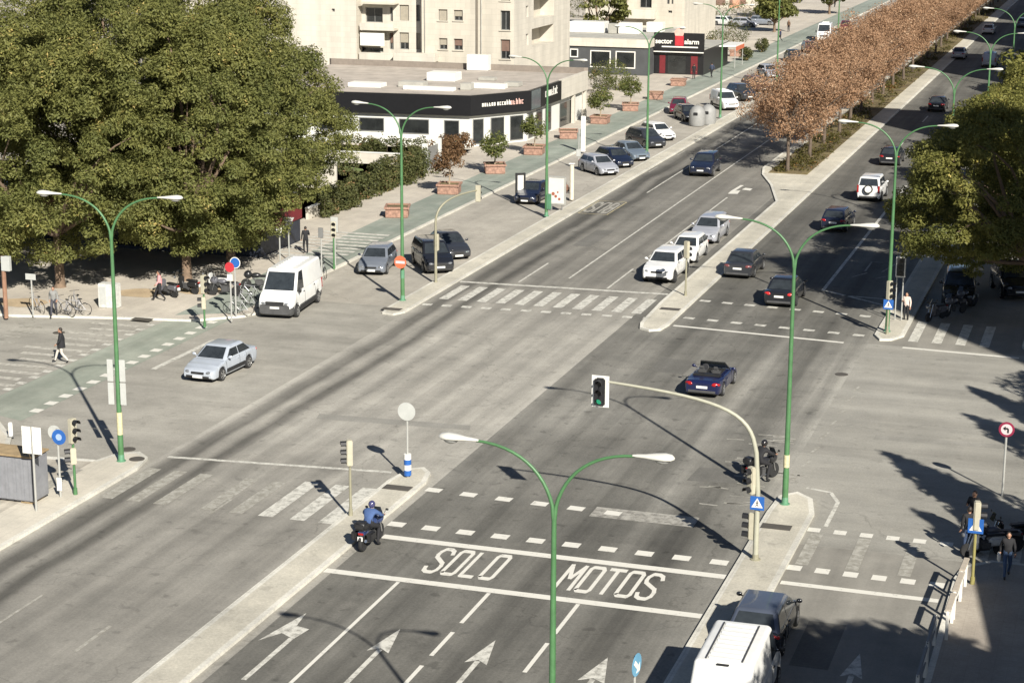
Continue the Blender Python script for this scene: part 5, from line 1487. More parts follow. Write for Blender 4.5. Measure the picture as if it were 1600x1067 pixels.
def motorbike(loc, rz, label, body, scooter=False, case=False, group=None, name='motorbike', plate=True):
    root = empty(name, loc, rz, label, 'scooter' if scooter else 'motorbike', group)
    r = .255 if scooter else .31
    ya, yf = (-.60, .66) if scooter else (-.70, .74)
    for y in (ya, yf):
        w_ = MB(); Mx = Matrix.Translation((0, y, r)) @ Matrix.Rotation(R(90), 4, 'Y')
        w_.lathe([(r * .72, -.055), (r * .9, -.065), (r * .99, -.03), (r, 0), (r * .99, .03), (r * .9, .065), (r * .72, .055)], 20, Mx)
        o = w_.build('wheel', M_tyre, root, smooth=True, ang=60)
        q = MB().lathe([(r * .73, -.04), (r * .73, .04), (r * .6, .03), (.06, .05), (.02, .055)], 16, Mx)
        for k in range(5): q.box(-.02, .02, 0, r * .7, -.05, .05, Mx @ Matrix.Rotation(k * 1.2566, 4, 'Z'))
        q.build('rim', M_rim if y == yf else M_rimd, o)
    f = MB()
    f.tube([(0, ya, r), (.0, -.25, .45), (0, .1, .38), (0, .45, .82)], .05, 8)
    f.bbox(-.14, .14, -.25, .22, .22, .58, .06)
    f.build('engine_frame', M_trimg, root, smooth=True)
    for s in (-1, 1):
        MB().tube([(s * .09, yf, r), (s * .10, yf - .22, .95)], .028, 8).build('fork', M_chrome, root, smooth=True)
    if scooter:
        MB().bbox(-.22, .22, .28, .42, .3, .95, .06).build('leg_shield', body, root, smooth=True)
        MB().bbox(-.17, .17, -.15, .34, .26, .36, .04).build('footboard', M_trim, root)
        MB().bbox(-.19, .19, -.82, -.12, .38, .74, .09, None, 3).build('rear_body', body, root, smooth=True)
    else:
        MB().ball((0, .16, .82), (.17, .30, .15)).build('fuel_tank', body, root, smooth=True)
        fb = MB(); fb.ball((0, .62, .86), (.21, .24, .24)); fb.build('fairing', body, root, smooth=True)
        MB().bbox(-.13, .13, -.88, -.45, .62, .80, .05).build('tail_unit', body, root, smooth=True)
    MB().bbox(-.15, .15, -.78, -.02, .72, .83, .05, None, 3).build('seat', M_black, root, smooth=True)
    g = MB(); g.add([(-.17, .70, 1.0), (.17, .70, 1.0), (.13, .58, 1.28), (-.13, .58, 1.28)], [(0, 1, 2, 3)]); g.build('windscreen', M_glass, root)
    MB().tube([(-.36, .42, 1.05), (-.2, .5, 1.06), (0, .54, 1.0), (.2, .5, 1.06), (.36, .42, 1.05)], .02, 8).build('handlebar', M_trim, root, smooth=True)
    for s in (-1, 1):
        m_ = MB().tube([(s * .28, .48, 1.06), (s * .36, .54, 1.2)], .009, 5); m_.ball((s * .40, .54, 1.23), (.065, .02, .045)); m_.build('mirror', M_trim, root)
    MB().ball((0, .83, .84), (.10, .05, .08)).build('headlight', M_head, root, smooth=True)
    MB().bbox(-.1, .1, -.91, -.86, .66, .74, .015).build('taillight', M_tail, root)
    MB().tube([(.13, .1, .3), (.16, -.3, .27), (.17, -.62, .38), (.17, -.85, .45)], [.03, .04, .06, .06], 10).build('exhaust', M_chrome, root, smooth=True)
    if plate: MB().bbox(-.10, .10, -.955, -.945, .46, .62, .003).build('number_plate', M_plate, root)
    MB().tube([(0, ya - .3, .42 + r * .2), (0, ya - .12, r + .34), (0, ya + .15, r + .36)], [.05, .08, .07], 8).build('mudguard', M_trim, root)
    if case:
        MB().bbox(-.22, .22, -1.02, -.62, .86, 1.16, .07, None, 3).build('top_case', M_black, root, smooth=True)
        for s in (-1, 1): MB().bbox(s * .30 - .10, s * .30 + .10, -.88, -.42, .42, .76, .05).build('side_case', M_black, root, smooth=True)
    return root

def bicycle_master():
    root = empty('bicycle', (0, 0, 0), 0, None, 'bicycle', 'bicycles parked under the corner trees')
    for y in (-.52, .52):
        w_ = MB(); n = 24
        pts = [(0, y + .33 * math.cos(i * 2 * math.pi / n), .34 + .33 * math.sin(i * 2 * math.pi / n)) for i in range(n + 1)]
        w_.tube(pts, .018, 6, cap=False)
        o = w_.build('wheel', M_tyre, root, smooth=True)
        sp = MB()
        for k in range(8):
            a = k * math.pi / 4; sp.tube([(0, y, .34), (0, y + .32 * math.cos(a), .34 + .32 * math.sin(a))], .004, 3, cap=False)
        sp.build('spokes', M_galv, o)
    f = MB()
    for a, c in (((0, -.52, .34), (0, -.05, .30)), ((0, -.05, .30), (0, -.2, .85)), ((0, -.52, .34), (0, -.17, .75)), ((0, -.18, .78), (0, .38, .80)), ((0, -.05, .30), (0, .40, .72)), ((0, .52, .34), (0, .36, .98))): f.tube([a, c], .018, 6)
    f.build('frame', mat('bicycle_frame', (.35, .35, .36), .4, .3, var=.1), root, smooth=True)
    MB().tube([(-.27, .30, 1.02), (-.1, .38, 1.0), (.1, .38, 1.0), (.27, .30, 1.02)], .014, 6).build('handlebar', M_trim, root)
    MB().ball((0, -.22, .90), (.07, .13, .035), None, 10, 6).build('saddle', M_black, root, smooth=True)
    MB().tube([(-.12, -.05, .25), (.12, -.05, .35)], .014, 6).build('pedal', M_trim, root)
    MB().tube([(0, -.62, .62), (0, -.52, .69), (0, -.4, .68)], .03, 6).build('mudguard', M_trim, root)
    return root

C_black, C_blue = cloth('black', (.012, .012, .014)), cloth('denim_blue', (.05, .09, .17))
motorbike((-24.95, 60.95, 0), heading(88), 'blue touring motorbike with side cases waiting at the motorbike box', mat('moto_blue', (.03, .05, .13), .3, coat=.5), case=True)
person((-24.95, 60.95, .0), heading(88), 'rider in a blue jacket seated on the touring motorbike, left foot up', RIDE, cloth('jacket_blue', (.045, .085, .20)), C_black, helmet=mat('helmet_blue', (.05, .05, .12), .25, coat=.5), bulk=1.32, group='motorbike riders')
motorbike((-13.05, 72.9, 0), heading(62), 'dark motorbike with a black top case beside the tall lamp', mat('moto_dark', (.02, .02, .022), .3, coat=.5), case=True)
person((-13.05, 72.9, 0), heading(62), 'rider all in black on the dark motorbike beside the tall lamp', RIDE, C_black, C_black, 1.03, helmet=mat('helmet_black', (.02, .018, .018), .2, coat=.6), bulk=1.32, group='motorbike riders')
q = at(97, 567); person(q, R(118), 'man in a black jacket and pale trousers walking over the left crossing', WALK, C_black, cloth('pale_trousers', (.50, .46, .40)), 1.03, coat=True, bag=None)
person(at(478, 396, .12), R(30), 'person all in black standing beyond the white van near the zebra stripes', PHONE, C_black, C_black, 1.0)
person(at(1415, 503, 0), R(165), 'woman in a white top and dark trousers waiting by the east lamp', PHONE, cloth('white_pink', (.60, .48, .42)), C_black, .95, hair='long')
person(at(883, 311, .11) + Vector((0, .05, -.02)), R(175), 'person in a brown coat sitting on the bench by the poster', SIT, cloth('brown', (.17, .09, .06)), cloth('brown_dark', (.08, .05, .04)), 1.0, hair='long')
person(at(85, 494, .12), R(200), 'person in grey clothes bending over the bicycles at the far left', WALK, cloth('grey', (.20, .20, .19)), cloth('grey_dark', (.05, .05, .06)), .95)
person(at(250, 470, .12), R(120), 'person in a pink top in the shade under the corner trees', WALK, cloth('pink', (.55, .26, .26)), C_black, 1.0, hair='long')
person(at(1511, 866, 0), R(20), 'man in dark clothes and jeans standing beside the parked motorbikes, lower right', STAND and pose_of(), C_black, cloth('jeans_dark', (.03, .05, .10)), 1.04)
person(at(1519, 838, 0), R(160), 'person with a pale face in dark clothes standing behind the parked motorbikes', PHONE, C_black, C_black, 1.02)
person(at(1572, 902, .11), R(190), 'person with a white bag and blue jeans walking in shade at the lower right', WALK, C_black, C_blue, .96, bag=M_white, hair='long')
for i, (px, py, lb, c) in enumerate(((1084, 124, 'person in black beside the planter at the black sign shop', C_black), (1112, 122, 'person in dark clothes walking by the far planter on the bike lane edge', cloth('dark_blue', (.03, .04, .07))), (1101, 102, 'person in black on the shop terrace', C_black), (1219, 66, 'distant person in dark blue by the far lamp', cloth('navy', (.02, .03, .08))), (1232, 50, 'distant person in brown near the far lamp', cloth('brown2', (.12, .07, .04))), (1304, 12, 'very distant person on the pavement at the top edge', C_black))):
    person(at(px, py, .12), R(40 * i), lb, WALK if i % 2 else pose_of(), c, C_black, 1.02, group='people near the far shops')

MG = 'motorbikes parked by the lower right kerb'
p = at(1537, 868, 0); motorbike(p, R(120), 'white fronted scooter parked by the yellow post, lower right', mat('moto_white', (.5, .5, .48), .35, coat=.4), scooter=True, group=MG)
p = at(1556, 862, 0); motorbike(p, R(112), 'dark motorbike parked behind the white fronted scooter, lower right', mat('moto_grey', (.10, .10, .11), .3), group=MG)
p = at(1575, 852, 0); motorbike(p, R(118), 'black scooter with a top case parked last in the lower right row', mat('moto_black', (.02, .02, .02), .3), scooter=True, case=True, group=MG)
for i, (px, py, lb) in enumerate(((1462, 500, 'pale edged scooter parked in deep shade before the large black people carrier'), (1492, 492, 'motorbike with a light windscreen in deep shade right of the black people carrier'), (1510, 480, 'motorbike farthest right of the shaded east row'))):
    motorbike(at(px, py, 0), R(150), lb, mat('moto_grey', (.10, .10, .11), .3), scooter=i == 0, group='motorbikes parked in the east shade')
for i, (px, py, lb) in enumerate(((262, 463, 'scooter in the tree shade nearest the person in pink'), (292, 458, 'scooter in the tree shade between the pink person and the signal post'), (338, 452, 'scooter in the tree shade behind the signal post'), (352, 462, 'motorbike in the tree shade beside the blue round sign'), (405, 452, 'motorbike with a round mirror showing past the white van bonnet'))):
    motorbike(at(px, py, .12), R(70 + 9 * i), lb, mat(('moto_grey', 'moto_black', 'moto_white')[i % 3], (.1, .1, .1), .3), scooter=i < 3, group='motorbikes parked under the corner trees')
bm_ = bicycle_master()
for i, (px, py, a, lb) in enumerate(((58, 487, 60, 'bicycle leaning by the small sign plate at the far left'), (100, 492, 75, 'silver bicycle next to the person in grey'), (120, 484, 50, 'bicycle right of the silver one at the far left'), (372, 492, 100, 'bicycle at the foot of the red no stopping sign'), (385, 480, 85, 'bicycle between the sign posts and the white van'), (392, 468, 95, 'bicycle half behind the white van bonnet'), (504, 432, 40, 'bicycle at the rear of the white van by the dark post'), (118, 492, 110, 'bicycle lying close behind the silver one'))):
    o = bm_ if i == 0 else copy_tree(bm_)
    o.location = at(px, py, .12); o.rotation_euler = (R(4), 0, R(a)); o['label'] = lb
# ---------------------------------------------------------------- buildings
def onY(px, py, y):
    d = (px - 800) * _r - (py - 533.5) * _u + FPX * _f
    t = y / d.y; return d.x * t, CAMH + d.z * t
def onX(px, py, x):
    d = (px - 800) * _r - (py - 533.5) * _u + FPX * _f
    t = x / d.x; return d.y * t, CAMH + d.z * t
def cladding(name, c, w_=1.1, h_=.55, joint=.86):
    """stone slabs with thin joints and weather stains, laid in world coordinates on upright walls"""
    m, n, b, L = nodes_of(name)
    N = n.nodes.new
    b.inputs['Roughness'].default_value = .85
    geo = N('ShaderNodeNewGeometry'); sep = N('ShaderNodeSeparateXYZ'); L.new(geo.outputs['Position'], sep.inputs[0])
    ad = N('ShaderNodeMath'); ad.operation = 'ADD'; L.new(sep.outputs[0], ad.inputs[0]); L.new(sep.outputs[1], ad.inputs[1])
    cb = N('ShaderNodeCombineXYZ'); L.new(ad.outputs[0], cb.inputs[0]); L.new(sep.outputs[2], cb.inputs[1])
    br = N('ShaderNodeTexBrick'); L.new(cb.outputs[0], br.inputs['Vector'])
    br.inputs['Scale'].default_value = 1; br.inputs['Brick Width'].default_value = w_; br.inputs['Row Height'].default_value = h_; br.inputs['Mortar Size'].default_value = .018
    br.inputs['Color1'].default_value = (*c, 1); br.inputs['Color2'].default_value = (*[x * .93 for x in c], 1); br.inputs['Mortar'].default_value = (*[x * joint for x in c], 1)
    nz = N('ShaderNodeTexNoise'); nz.inputs['Scale'].default_value = 1; nz.inputs['Detail'].default_value = 6
    mp = N('ShaderNodeMapping'); mp.inputs['Scale'].default_value = (.9, .9, .12); L.new(geo.outputs['Position'], mp.inputs[0]); L.new(mp.outputs[0], nz.inputs['Vector'])
    mr = N('ShaderNodeMapRange'); mr.inputs[1].default_value = .35; mr.inputs[2].default_value = .7; mr.inputs[3].default_value = 1.04; mr.inputs[4].default_value = .86
    L.new(nz.outputs[0], mr.inputs[0])
    sc = N('ShaderNodeVectorMath'); sc.operation = 'SCALE'; L.new(br.outputs[0], sc.inputs[0]); L.new(mr.outputs[0], sc.inputs[3])
    L.new(sc.outputs[0], b.inputs['Base Color'])
    return m
M_stone = cladding('facade_cream', (.50, .46, .38))
M_stone2 = cladding('facade_cream_light', (.53, .495, .42))
M_joint = mat('joint_dark', (.16, .14, .11), .9)
M_wing = mat('window_glass_dark', (.02, .022, .022), .08, var=.4, scale=1.2, spec=.6)
M_shut = mat('shutter_beige', (.30, .27, .21), .7, var=.12)
M_shutb = mat('shutter_brown', (.16, .10, .075), .7, var=.15)
M_fblack = mat('fascia_black', (.010, .010, .011), .4, var=.2)
M_roof = mat('roof_gravel', (.33, .295, .25), .95, var=.16, scale=.6, hue=(.38, .335, .285))
M_roofg = mat('roof_felt_grey', (.34, .33, .29), .95, var=.2, scale=.7)
M_wallw = mat('wall_white', (.58, .58, .535), .8, var=.05, scale=.7)
M_charc = mat('wall_charcoal', (.055, .058, .060), .8, var=.2, scale=1)
M_awr = mat('red_band', (.13, .010, .014), .6, var=.15)

def wall_with_holes(mb, x0, x1, z0, z1, holes, y, axis='y', depth=.35):
    """wall face in plane y (facing -Y) or x (facing +X) split into a grid round rectangular openings, with reveals"""
    xs = sorted({x0, x1, *[h[0] for h in holes], *[h[1] for h in holes]})
    zs = sorted({z0, z1, *[h[2] for h in holes], *[h[3] for h in holes]})
    P = (lambda u, z, d=0: (u, y + d, z)) if axis == 'y' else (lambda u, z, d=0: (y - d, u, z))
    for i in range(len(xs) - 1):
        for j in range(len(zs) - 1):
            cx, cz = (xs[i] + xs[i + 1]) / 2, (zs[j] + zs[j + 1]) / 2
            if any(h[0] < cx < h[1] and h[2] < cz < h[3] for h in holes): continue
            mb.add([P(xs[i], zs[j]), P(xs[i + 1], zs[j]), P(xs[i + 1], zs[j + 1]), P(xs[i], zs[j + 1])], [(0, 1, 2, 3)])
    for a, b_, c, d in holes:
        mb.add([P(a, c), P(b_, c), P(b_, d), P(a, d), P(a, c, depth), P(b_, c, depth), P(b_, d, depth), P(a, d, depth)],
               [(0, 1, 5, 4), (1, 2, 6, 5), (2, 3, 7, 6), (3, 0, 4, 7)])

def window(parent, a, b, c, d, y, axis='y', kind='glass', depth=.3, bars=1):
    fr = MB()
    def bx(u0, u1, z0, z1, d0, d1):
        if axis == 'y': fr.box(u0, u1, y + d0, y + d1, z0, z1)
        else: fr.box(y - d1, y - d0, u0, u1, z0, z1)
    t = .07
    bx(a, b, c, c + t, depth - .07, depth - .005); bx(a, b, d - t, d, depth - .07, depth - .005); bx(a, a + t, c + t, d - t, depth - .07, depth - .005); bx(b - t, b, c + t, d - t, depth - .07, depth - .005)
    for k in range(1, bars + 1):
        u = a + (b - a) * k / (bars + 1); bx(u - .03, u + .03, c + t, d - t, depth - .065, depth - .01)
    o = fr.build('window', M_grey if kind != 'white' else M_white, parent)
    p = MB()
    def sheet(z0, z1, dd):
        if axis == 'y': p.add([(a, y + dd, z0), (b, y + dd, z0), (b, y + dd, z1), (a, y + dd, z1)], [(0, 1, 2, 3)])
        else: p.add([(y - dd, a, z0), (y - dd, b, z0), (y - dd, b, z1), (y - dd, a, z1)], [(0, 1, 2, 3)])
    sheet(c, d, depth - .03); p.build('pane', M_wing, o)
    if kind in ('shutter', 'half', 'brown'):
        s = MB(); z0 = c + .02 if kind == 'shutter' else c + (d - c) * .4
        if axis == 'y': s.box(a + t, b - t, y + depth - .12, y + depth - .075, z0, d - .02)
        else: s.box(y - depth + .075, y - depth + .12, a + t, b - t, z0, d - .02)
        s.build('roller_shutter', M_shutb if kind == 'brown' else M_shut, o)
    return o

# --- cream apartment block behind the showroom
YA = 187.0
xe = onY(803, 60, YA)[0]
apt = empty('apartment_building', (0, 0, 0), 0, 'tall cream stone apartment block behind the black fascia showroom', 'building')
ZT = 22.0
def rectY(px0, py0, px1, py1, y):
    a, z1 = onY(px0, py0, y); b, z0 = onY(px1, py1, y); return (a, b, z0, z1)
def rectX(px0, px1, py0, py1, x):
    # opening on a plane x=const: heights measured at its nearer edge
    ya, z1 = onX(px0, py0, x); yb, _ = onX(px1, py0, x); _, z0 = onX(px0, py1, x); return (ya, yb, z0, z1)
xw = -98.0
x557, x660 = onY(557, 60, YA)[0], onY(659, 60, YA)[0]
winsA = [(rectY(685, 15, 699, 33, YA), 'shutter'), (rectY(709, 16, 723, 33, YA), 'half'), (rectY(686, 60, 699, 78, YA), 'half'), (rectY(709, 61, 723, 79, YA), 'brown'), (rectY(782, -12, 797, 2, YA), 'shutter'), (rectY(782, 17, 797, 48, YA), 'glass'), (rectY(782, 62, 797, 93, YA), 'brown')]
m = MB(); wall_with_holes(m, x660, xe, 0, ZT, [h for h, k in winsA], YA)
m.build('wall', M_stone, apt)
for h, k in winsA: window(apt, *h, YA, kind=k)
m = MB(); holesL = [rectY(436, 14, 447, 24, YA), rectY(518, 14, 523, 19, YA)]
wall_with_holes(m, xw, x557, 0, ZT, holesL, YA); m.build('wall', M_stone2, apt)
for h in holesL: window(apt, *h, YA, bars=0)
# recessed bay with balconies
YB = YA + 1.5
hb = [rectY(571, 12, 598, 36, YB), rectY(609, 12, 614, 34, YB), rectY(624, 8, 639, 33, YB), rectY(650, 8, 656, 34, YB), rectY(564, 74, 599, 82, YB), rectY(608, 52, 615, 78, YB), rectY(624, 51, 639, 78, YB), rectY(650, 52, 657, 78, YB), rectY(580, 100, 598, 122, YB), rectY(613, 102, 639, 121, YB)]
m = MB(); wall_with_holes(m, x557, x660, 0, ZT, hb, YB); m.build('wall', M_stone2, apt)
for h, k in zip(hb, ['glass', 'glass', 'shutter', 'glass', 'glass', 'brown', 'half', 'shutter', 'glass', 'glass']): window(apt, *h, YB, kind=k)
m = MB()
m.add([(x557, YA, 0), (x557, YB, 0), (x557, YB, ZT), (x557, YA, ZT)], [(0, 1, 2, 3)]); m.add([(x660, YA, 0), (x660, YB, 0), (x660, YB, ZT), (x660, YA, ZT)], [(3, 2, 1, 0)])
m.build('wall', M_stone, apt)
for (px0, py0, px1, py1) in ((562, 36, 615, 49), (561, 82, 614, 98)):
    a, b, z0, z1 = rectY(px0, py0, px1, py1, YA + .1)
    o = MB().box(a, b, YA + .1, YA + .25, z0, z1).build('balcony', M_stone2, apt)
    MB().box(a, b, YA + .26, YB - .01, z0, z0 + .18).build('slab', M_stone, o)
a, b, z0, z1 = rectY(562, 5, 616, 8, YA + .1); MB().box(a, b, YA + .1, YB - .01, z0, z1).build('balcony_soffit', M_stone, apt)
a, b, z0, z1 = rectY(562, 50, 600, 75, YA + .2); MB().box(a, b, YA + .3, YA + .36, z0 + .15, z1 - .1).build('awning_blind', M_whitep, apt)
a, b, z0, z1 = rectY(614, 83, 679, 98, YA - 1.2); o = MB().bbox(a, b, YA - 1.2, YA - .05, z0, z1, .03).build('entrance_canopy', M_stone2, apt)
for px in (600, 612):
    a = onY(px, 100, YA - .6)[0]; MB().box(a - .35, a + .35, YA - .7, YA - .1, 0, onY(px, 99, YA - .6)[1]).build('pillar', M_stone, apt)
# east flank with balconies cut into it
ye = onX(890, 60, xe)[0]
he = [rectX(831, 865, 46, 75, xe), rectX(834, 866, -2, 32, xe), rectX(822, 826, 10, 28, xe), rectX(822, 826, 54, 72, xe)]
m = MB(); wall_with_holes(m, YA, ye, 0, ZT, he, xe, 'x', depth=1.6); m.build('wall', M_stone2, apt)
for h in he[:2]:
    MB().add([(0, 0, 0)] * 4, []) if False else None
    p = MB(); p.add([(xe - 1.55, h[0], h[2]), (xe - 1.55, h[1], h[2]), (xe - 1.55, h[1], h[3]), (xe - 1.55, h[0], h[3])], [(0, 1, 2, 3)]); p.build('balcony_back', M_stone, apt)
    window(apt, h[0] + .4, h[0] + 2.6, h[2] + .1, h[3] - .5, xe - 1.25, 'x', depth=.25)
for h in he[2:]: window(apt, *h, xe, 'x', depth=.3, bars=0)
MB().box(xw, xe, YA + 5, ye, ZT - .4, ZT - .1).build('roof', M_roofg, apt)
m = MB(); m.add([(xw, ye, 0), (xe, ye, 0), (xe, ye, ZT), (xw, ye, ZT)], [(3, 2, 1, 0)]); m.build('wall', M_stone, apt)
a = onY(745, 60, YA - .06)[0]; MB().box(a - .1, a + .1, YA - .09, YA - .002, 0, ZT).build('joint_strip', M_joint, apt)

# small fittings on the front: drain pipes, sills
for px in (664, 752):
    x = onY(px, 50, YA - .1)[0]; MB().tube([(x, YA - .08, 0), (x, YA - .08, ZT)], .06, 6).build('drain_pipe', M_roofg, apt)
for h, k in winsA: MB().box(h[0] - .12, h[1] + .12, YA - .10, YA - .003, h[2] - .1, h[2] - .01).build('sill', M_stone, apt)

# --- showroom with the black fascia
sh = empty('showroom', (0, 0, 0), 0, 'low white showroom with a wrap-around black fascia and pinkish flat roof', 'building')
FP = [(-78, 155.5), (-54.7, 157.6), (-51.0, 163.2), (-50.85, 172.2), (-50.85, 181.2), (-78, 181.2)]
zb, zt = 2.85, 4.62
def ipoly(d): return inset(FP, d)
IN = ipoly(.45)
m = MB().prism(IN, 0, zb); m.build('wall', M_wallw, sh)
fa = MB()
for i in range(3):
    a, b = Vector(FP[i]), Vector(FP[i + 1]); d = (b - a).normalized(); nn = Vector((-d.y, d.x))
    q = [tuple(a), tuple(b), tuple(Vector(inset(FP, .3)[i + 1])), tuple(Vector(inset(FP, .3)[i]))]
    fa.prism(q, zb, zt)
fa.build('fascia', M_fblack, sh)
i2 = inset(FP, .3)
MB().prism([FP[3], FP[4], i2[4], i2[3]], zb, zt + .05).build('cream_fascia', M_stone2, sh)
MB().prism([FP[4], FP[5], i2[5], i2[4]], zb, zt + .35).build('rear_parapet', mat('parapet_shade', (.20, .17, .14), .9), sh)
MB().sheet(inset(FP, .28), zt - .22).build('roof', M_roof, sh)
MB().prism(inset(FP, .2), zb - .02, zb + .02).build('soffit', M_wallw, sh)
# glass pane set into the fascia and pale lettering
def along(i, t): a, b = Vector(FP[i]), Vector(FP[i + 1]); return a + (b - a) * t, math.atan2((b - a).y, (b - a).x)
def face_box(i, t0, t1, z0, z1, d0, d1, name, m_, par=sh):
    p, ang_ = along(i, t0); q, _ = along(i, t1); L_ = (q - p).length
    return MB().box(0, L_, -d1, -d0, z0, z1, Matrix.Translation((p.x, p.y, 0)) @ rotz(ang_)).build(name, m_, par)
face_box(2, .02, .30, zb + .05, zt - .05, .004, .03, 'fascia_glass', mat('fascia_glass_grey', (.10, .12, .12), .1, spec=.6))
def text(parent, txt, size, p, ang_, z, m_, name='lettering', ext=.01, align='LEFT', shear=0, bold=0):
    c = bpy.data.curves.new(name, 'FONT'); c.body = txt; c.size = size; c.extrude = ext; c.align_x = align; c.offset = bold; c.shear = shear
    t_ = bpy.data.objects.new(name, c); COL.objects.link(t_)
    me = bpy.data.meshes.new_from_object(t_.evaluated_get(bpy.context.evaluated_depsgraph_get()))
    bpy.data.objects.remove(t_); me.materials.clear(); me.materials.append(m_)
    o = bpy.data.objects.new(name, me); COL.objects.link(o); o.parent = parent
    o.matrix_local = Matrix.Translation((p[0], p[1], z)) @ rotz(ang_) @ Matrix.Rotation(R(90), 4, 'X')
    return o
p, an = along(1, .18); nn = Vector((math.sin(an), -math.cos(an))) * .03
def glyphs(parent, p, ang_, z, h, n, m_, seed, sp=.62):
    """row of small raised letters, too worn and far off to read"""
    rg = random.Random(seed); b = MB(); M_ = Matrix.Translation((p[0], p[1], z)) @ rotz(ang_)
    for i in range(n):
        x = i * h * sp; w_ = h * .42; t = h * .17
        b.box(x, x + t, -.025, 0, 0, h * rg.choice((.72, .72, 1)), M_)
        k = rg.randrange(4)
        if k in (0, 1): b.box(x + w_ - t, x + w_, -.025, 0, 0, h * .72, M_)
        if k in (0, 2): b.box(x + t, x + w_ - t * (k == 0), -.024, 0, h * .58, h * .72, M_)
        if k in (1, 2, 3): b.box(x + t, x + w_ - t * (k == 1), -.024, 0, 0, h * .15, M_)
        if k == 3: b.box(x + t, x + w_, -.024, 0, h * .33, h * .45, M_)
    return b.build('lettering', m_, parent)
glyphs(sh, p + nn, an, 3.58, .42, 6, M_white, 1)
p, an = along(1, .43); glyphs(sh, p + nn, an, 3.58, .42, 6, M_white, 2)
p, an = along(1, .65); glyphs(sh, p + nn, an, 3.55, .5, 5, mat('letters_pink', (.60, .38, .33), .5), 3)
p, an = along(2, .45); nn = Vector((math.sin(an), -math.cos(an))) * .03
glyphs(sh, p + nn, an, 3.6, .75, 8, M_white, 4)
# windows of the white walls
def wwin(i, t0, t1, z0, z1, name='window'):
    a, b = Vector(IN[i]), Vector(IN[i + 1]); d = (b - a); an_ = math.atan2(d.y, d.x); L_ = d.length
    M_ = Matrix.Translation((a.x, a.y, 0)) @ rotz(an_)
    o = MB()
    u0, u1 = t0 * L_, t1 * L_
    o.box(u0, u1, -.06, -.003, z1 - .07, z1, M_).box(u0, u1, -.06, -.003, z0, z0 + .07, M_).box(u0, u0 + .07, -.06, -.003, z0 + .07, z1 - .07, M_).box(u1 - .07, u1, -.06, -.003, z0 + .07, z1 - .07, M_)
    o = o.build(name, M_grey, sh)
    MB().box(u0 + .07, u1 - .07, -.03, -.006, z0 + .07, z1 - .07, M_).build('pane', M_wing, o)
for t0, t1, z0, z1 in ((.40, .50, 1.2, 2.3), (.56, .66, 1.2, 2.4), (.72, .84, 1.1, 2.4), (.90, .96, .6, 2.4)): wwin(0, t0, t1, z0, z1)
for t0, t1 in ((.05, .24), (.36, .60), (.70, .94)): wwin(1, t0, t1, .3, 2.5)
for t0, t1 in ((.05, .2), (.3, .5), (.6, .8)): wwin(2, t0, t1, .3, 2.5)
wwin(3, .1, .6, .0, 2.4)
for y in (176.9, 180.9): MB().box(-51.2, -50.9, y - .2, y + .2, 0, zb - .03).build('pillar', M_stone2, sh)
random.seed(5)
for i, (x, y, a, b, h) in enumerate(((-66.5, 163, 1.6, .8, .4), (-62.6, 164.4, 1.2, .7, .5), (-60.2, 162.2, 2.4, .4, .35), (-57.2, 163.8, .5, .5, .6), (-55.8, 165.6, 1.7, .5, .45), (-54.2, 168, .7, .7, .4), (-61.8, 170.5, 1.4, 1.0, .8), (-58, 172, .8, .5, .3))):
    MB().bbox(x - a, x + a, y - b, y + b, zt - .22, zt - .22 + h, .04).build('rooftop_unit', M_roofg if i % 2 else M_whitep, sh)
for px, lb in ((700, 'white'), (848, 'white')): pass
MB().bbox(-62.9, -60.7, 180.0, 181.0, zt - .2, zt + 1.3, .03).build('rooftop_hut', M_whitep, sh)

# --- charcoal shop and the black sign shop beyond
s2 = empty('shop_building', (0, 0, 0), 0, 'charcoal single-storey shop with a cream roof band and two white framed windows', 'building')
x0, x1, y0, y1 = -66.5, -54.9, 221.5, 238
MB().box(x0, x1, y0, y1, 0, 3.35).build('wall', M_charc, s2)
MB().box(x0 - .2, x1 + .15, y0 - .2, y1 + .1, 3.36, 4.3).build('roof_band', M_stone2, s2)
MB().box(x0, x1 - .1, y0 + .05, y1 - .1, 4.31, 4.38).build('roof', M_roofg, s2)
for a, b, z0, z1 in ((-64.4, -63.4, 2.0, 3.0), (-61.9, -59.4, .9, 2.9), (-58.8, -56.4, .9, 2.9)):
    o = MB().box(a, b, y0 - .06, y0 - .003, z0, z0 + .12).box(a, b, y0 - .06, y0 - .003, z1 - .12, z1).box(a, a + .12, y0 - .06, y0 - .003, z0 + .12, z1 - .12).box(b - .12, b, y0 - .06, y0 - .003, z0 + .12, z1 - .12).build('window', M_white, s2)
    MB().box(a + .12, b - .12, y0 - .03, y0 - .004, z0 + .12, z1 - .12).build('pane', M_wing, o)
for x, y, a, b, h, mm in ((-64.2, 229, 2.2, 1.2, 1.3, M_whitep), (-60.9, 228, .5, .5, 1.2, M_roofg), (-58.9, 228.6, 1.3, .9, 1.3, M_whitep), (-56.6, 232, 1.0, .8, 1.2, M_whitep)):
    MB().bbox(x - a, x + a, y - b, y + b, 4.39, 4.39 + h, .05).build('rooftop_unit', mm, s2)
s3 = empty('shop_building', (0, 0, 0), 0, 'shop under a black sign board with white lettering and a red emblem', 'building')
x0, x1, y0 = -54.85, -48.9, 224.5
MB().box(x0, x1, y0, y0 + 14, 0, 3.0).build('wall', M_fblack, s3)
MB().box(x0, x1, y0 + .05, y0 + 14, 3.01, 3.1).build('roof', M_roofg, s3)
sg = MB().bbox(x0 + .02, x1 + .1, y0 - .5, y0 - .1, 2.85, 5.0, .03).build('sign_board', M_fblack, s3)
MB().box(x0 + .02, x1 + .1, y0 - .56, y0 - .5, 2.72, 2.84).build('sign_edge', M_white, s3)
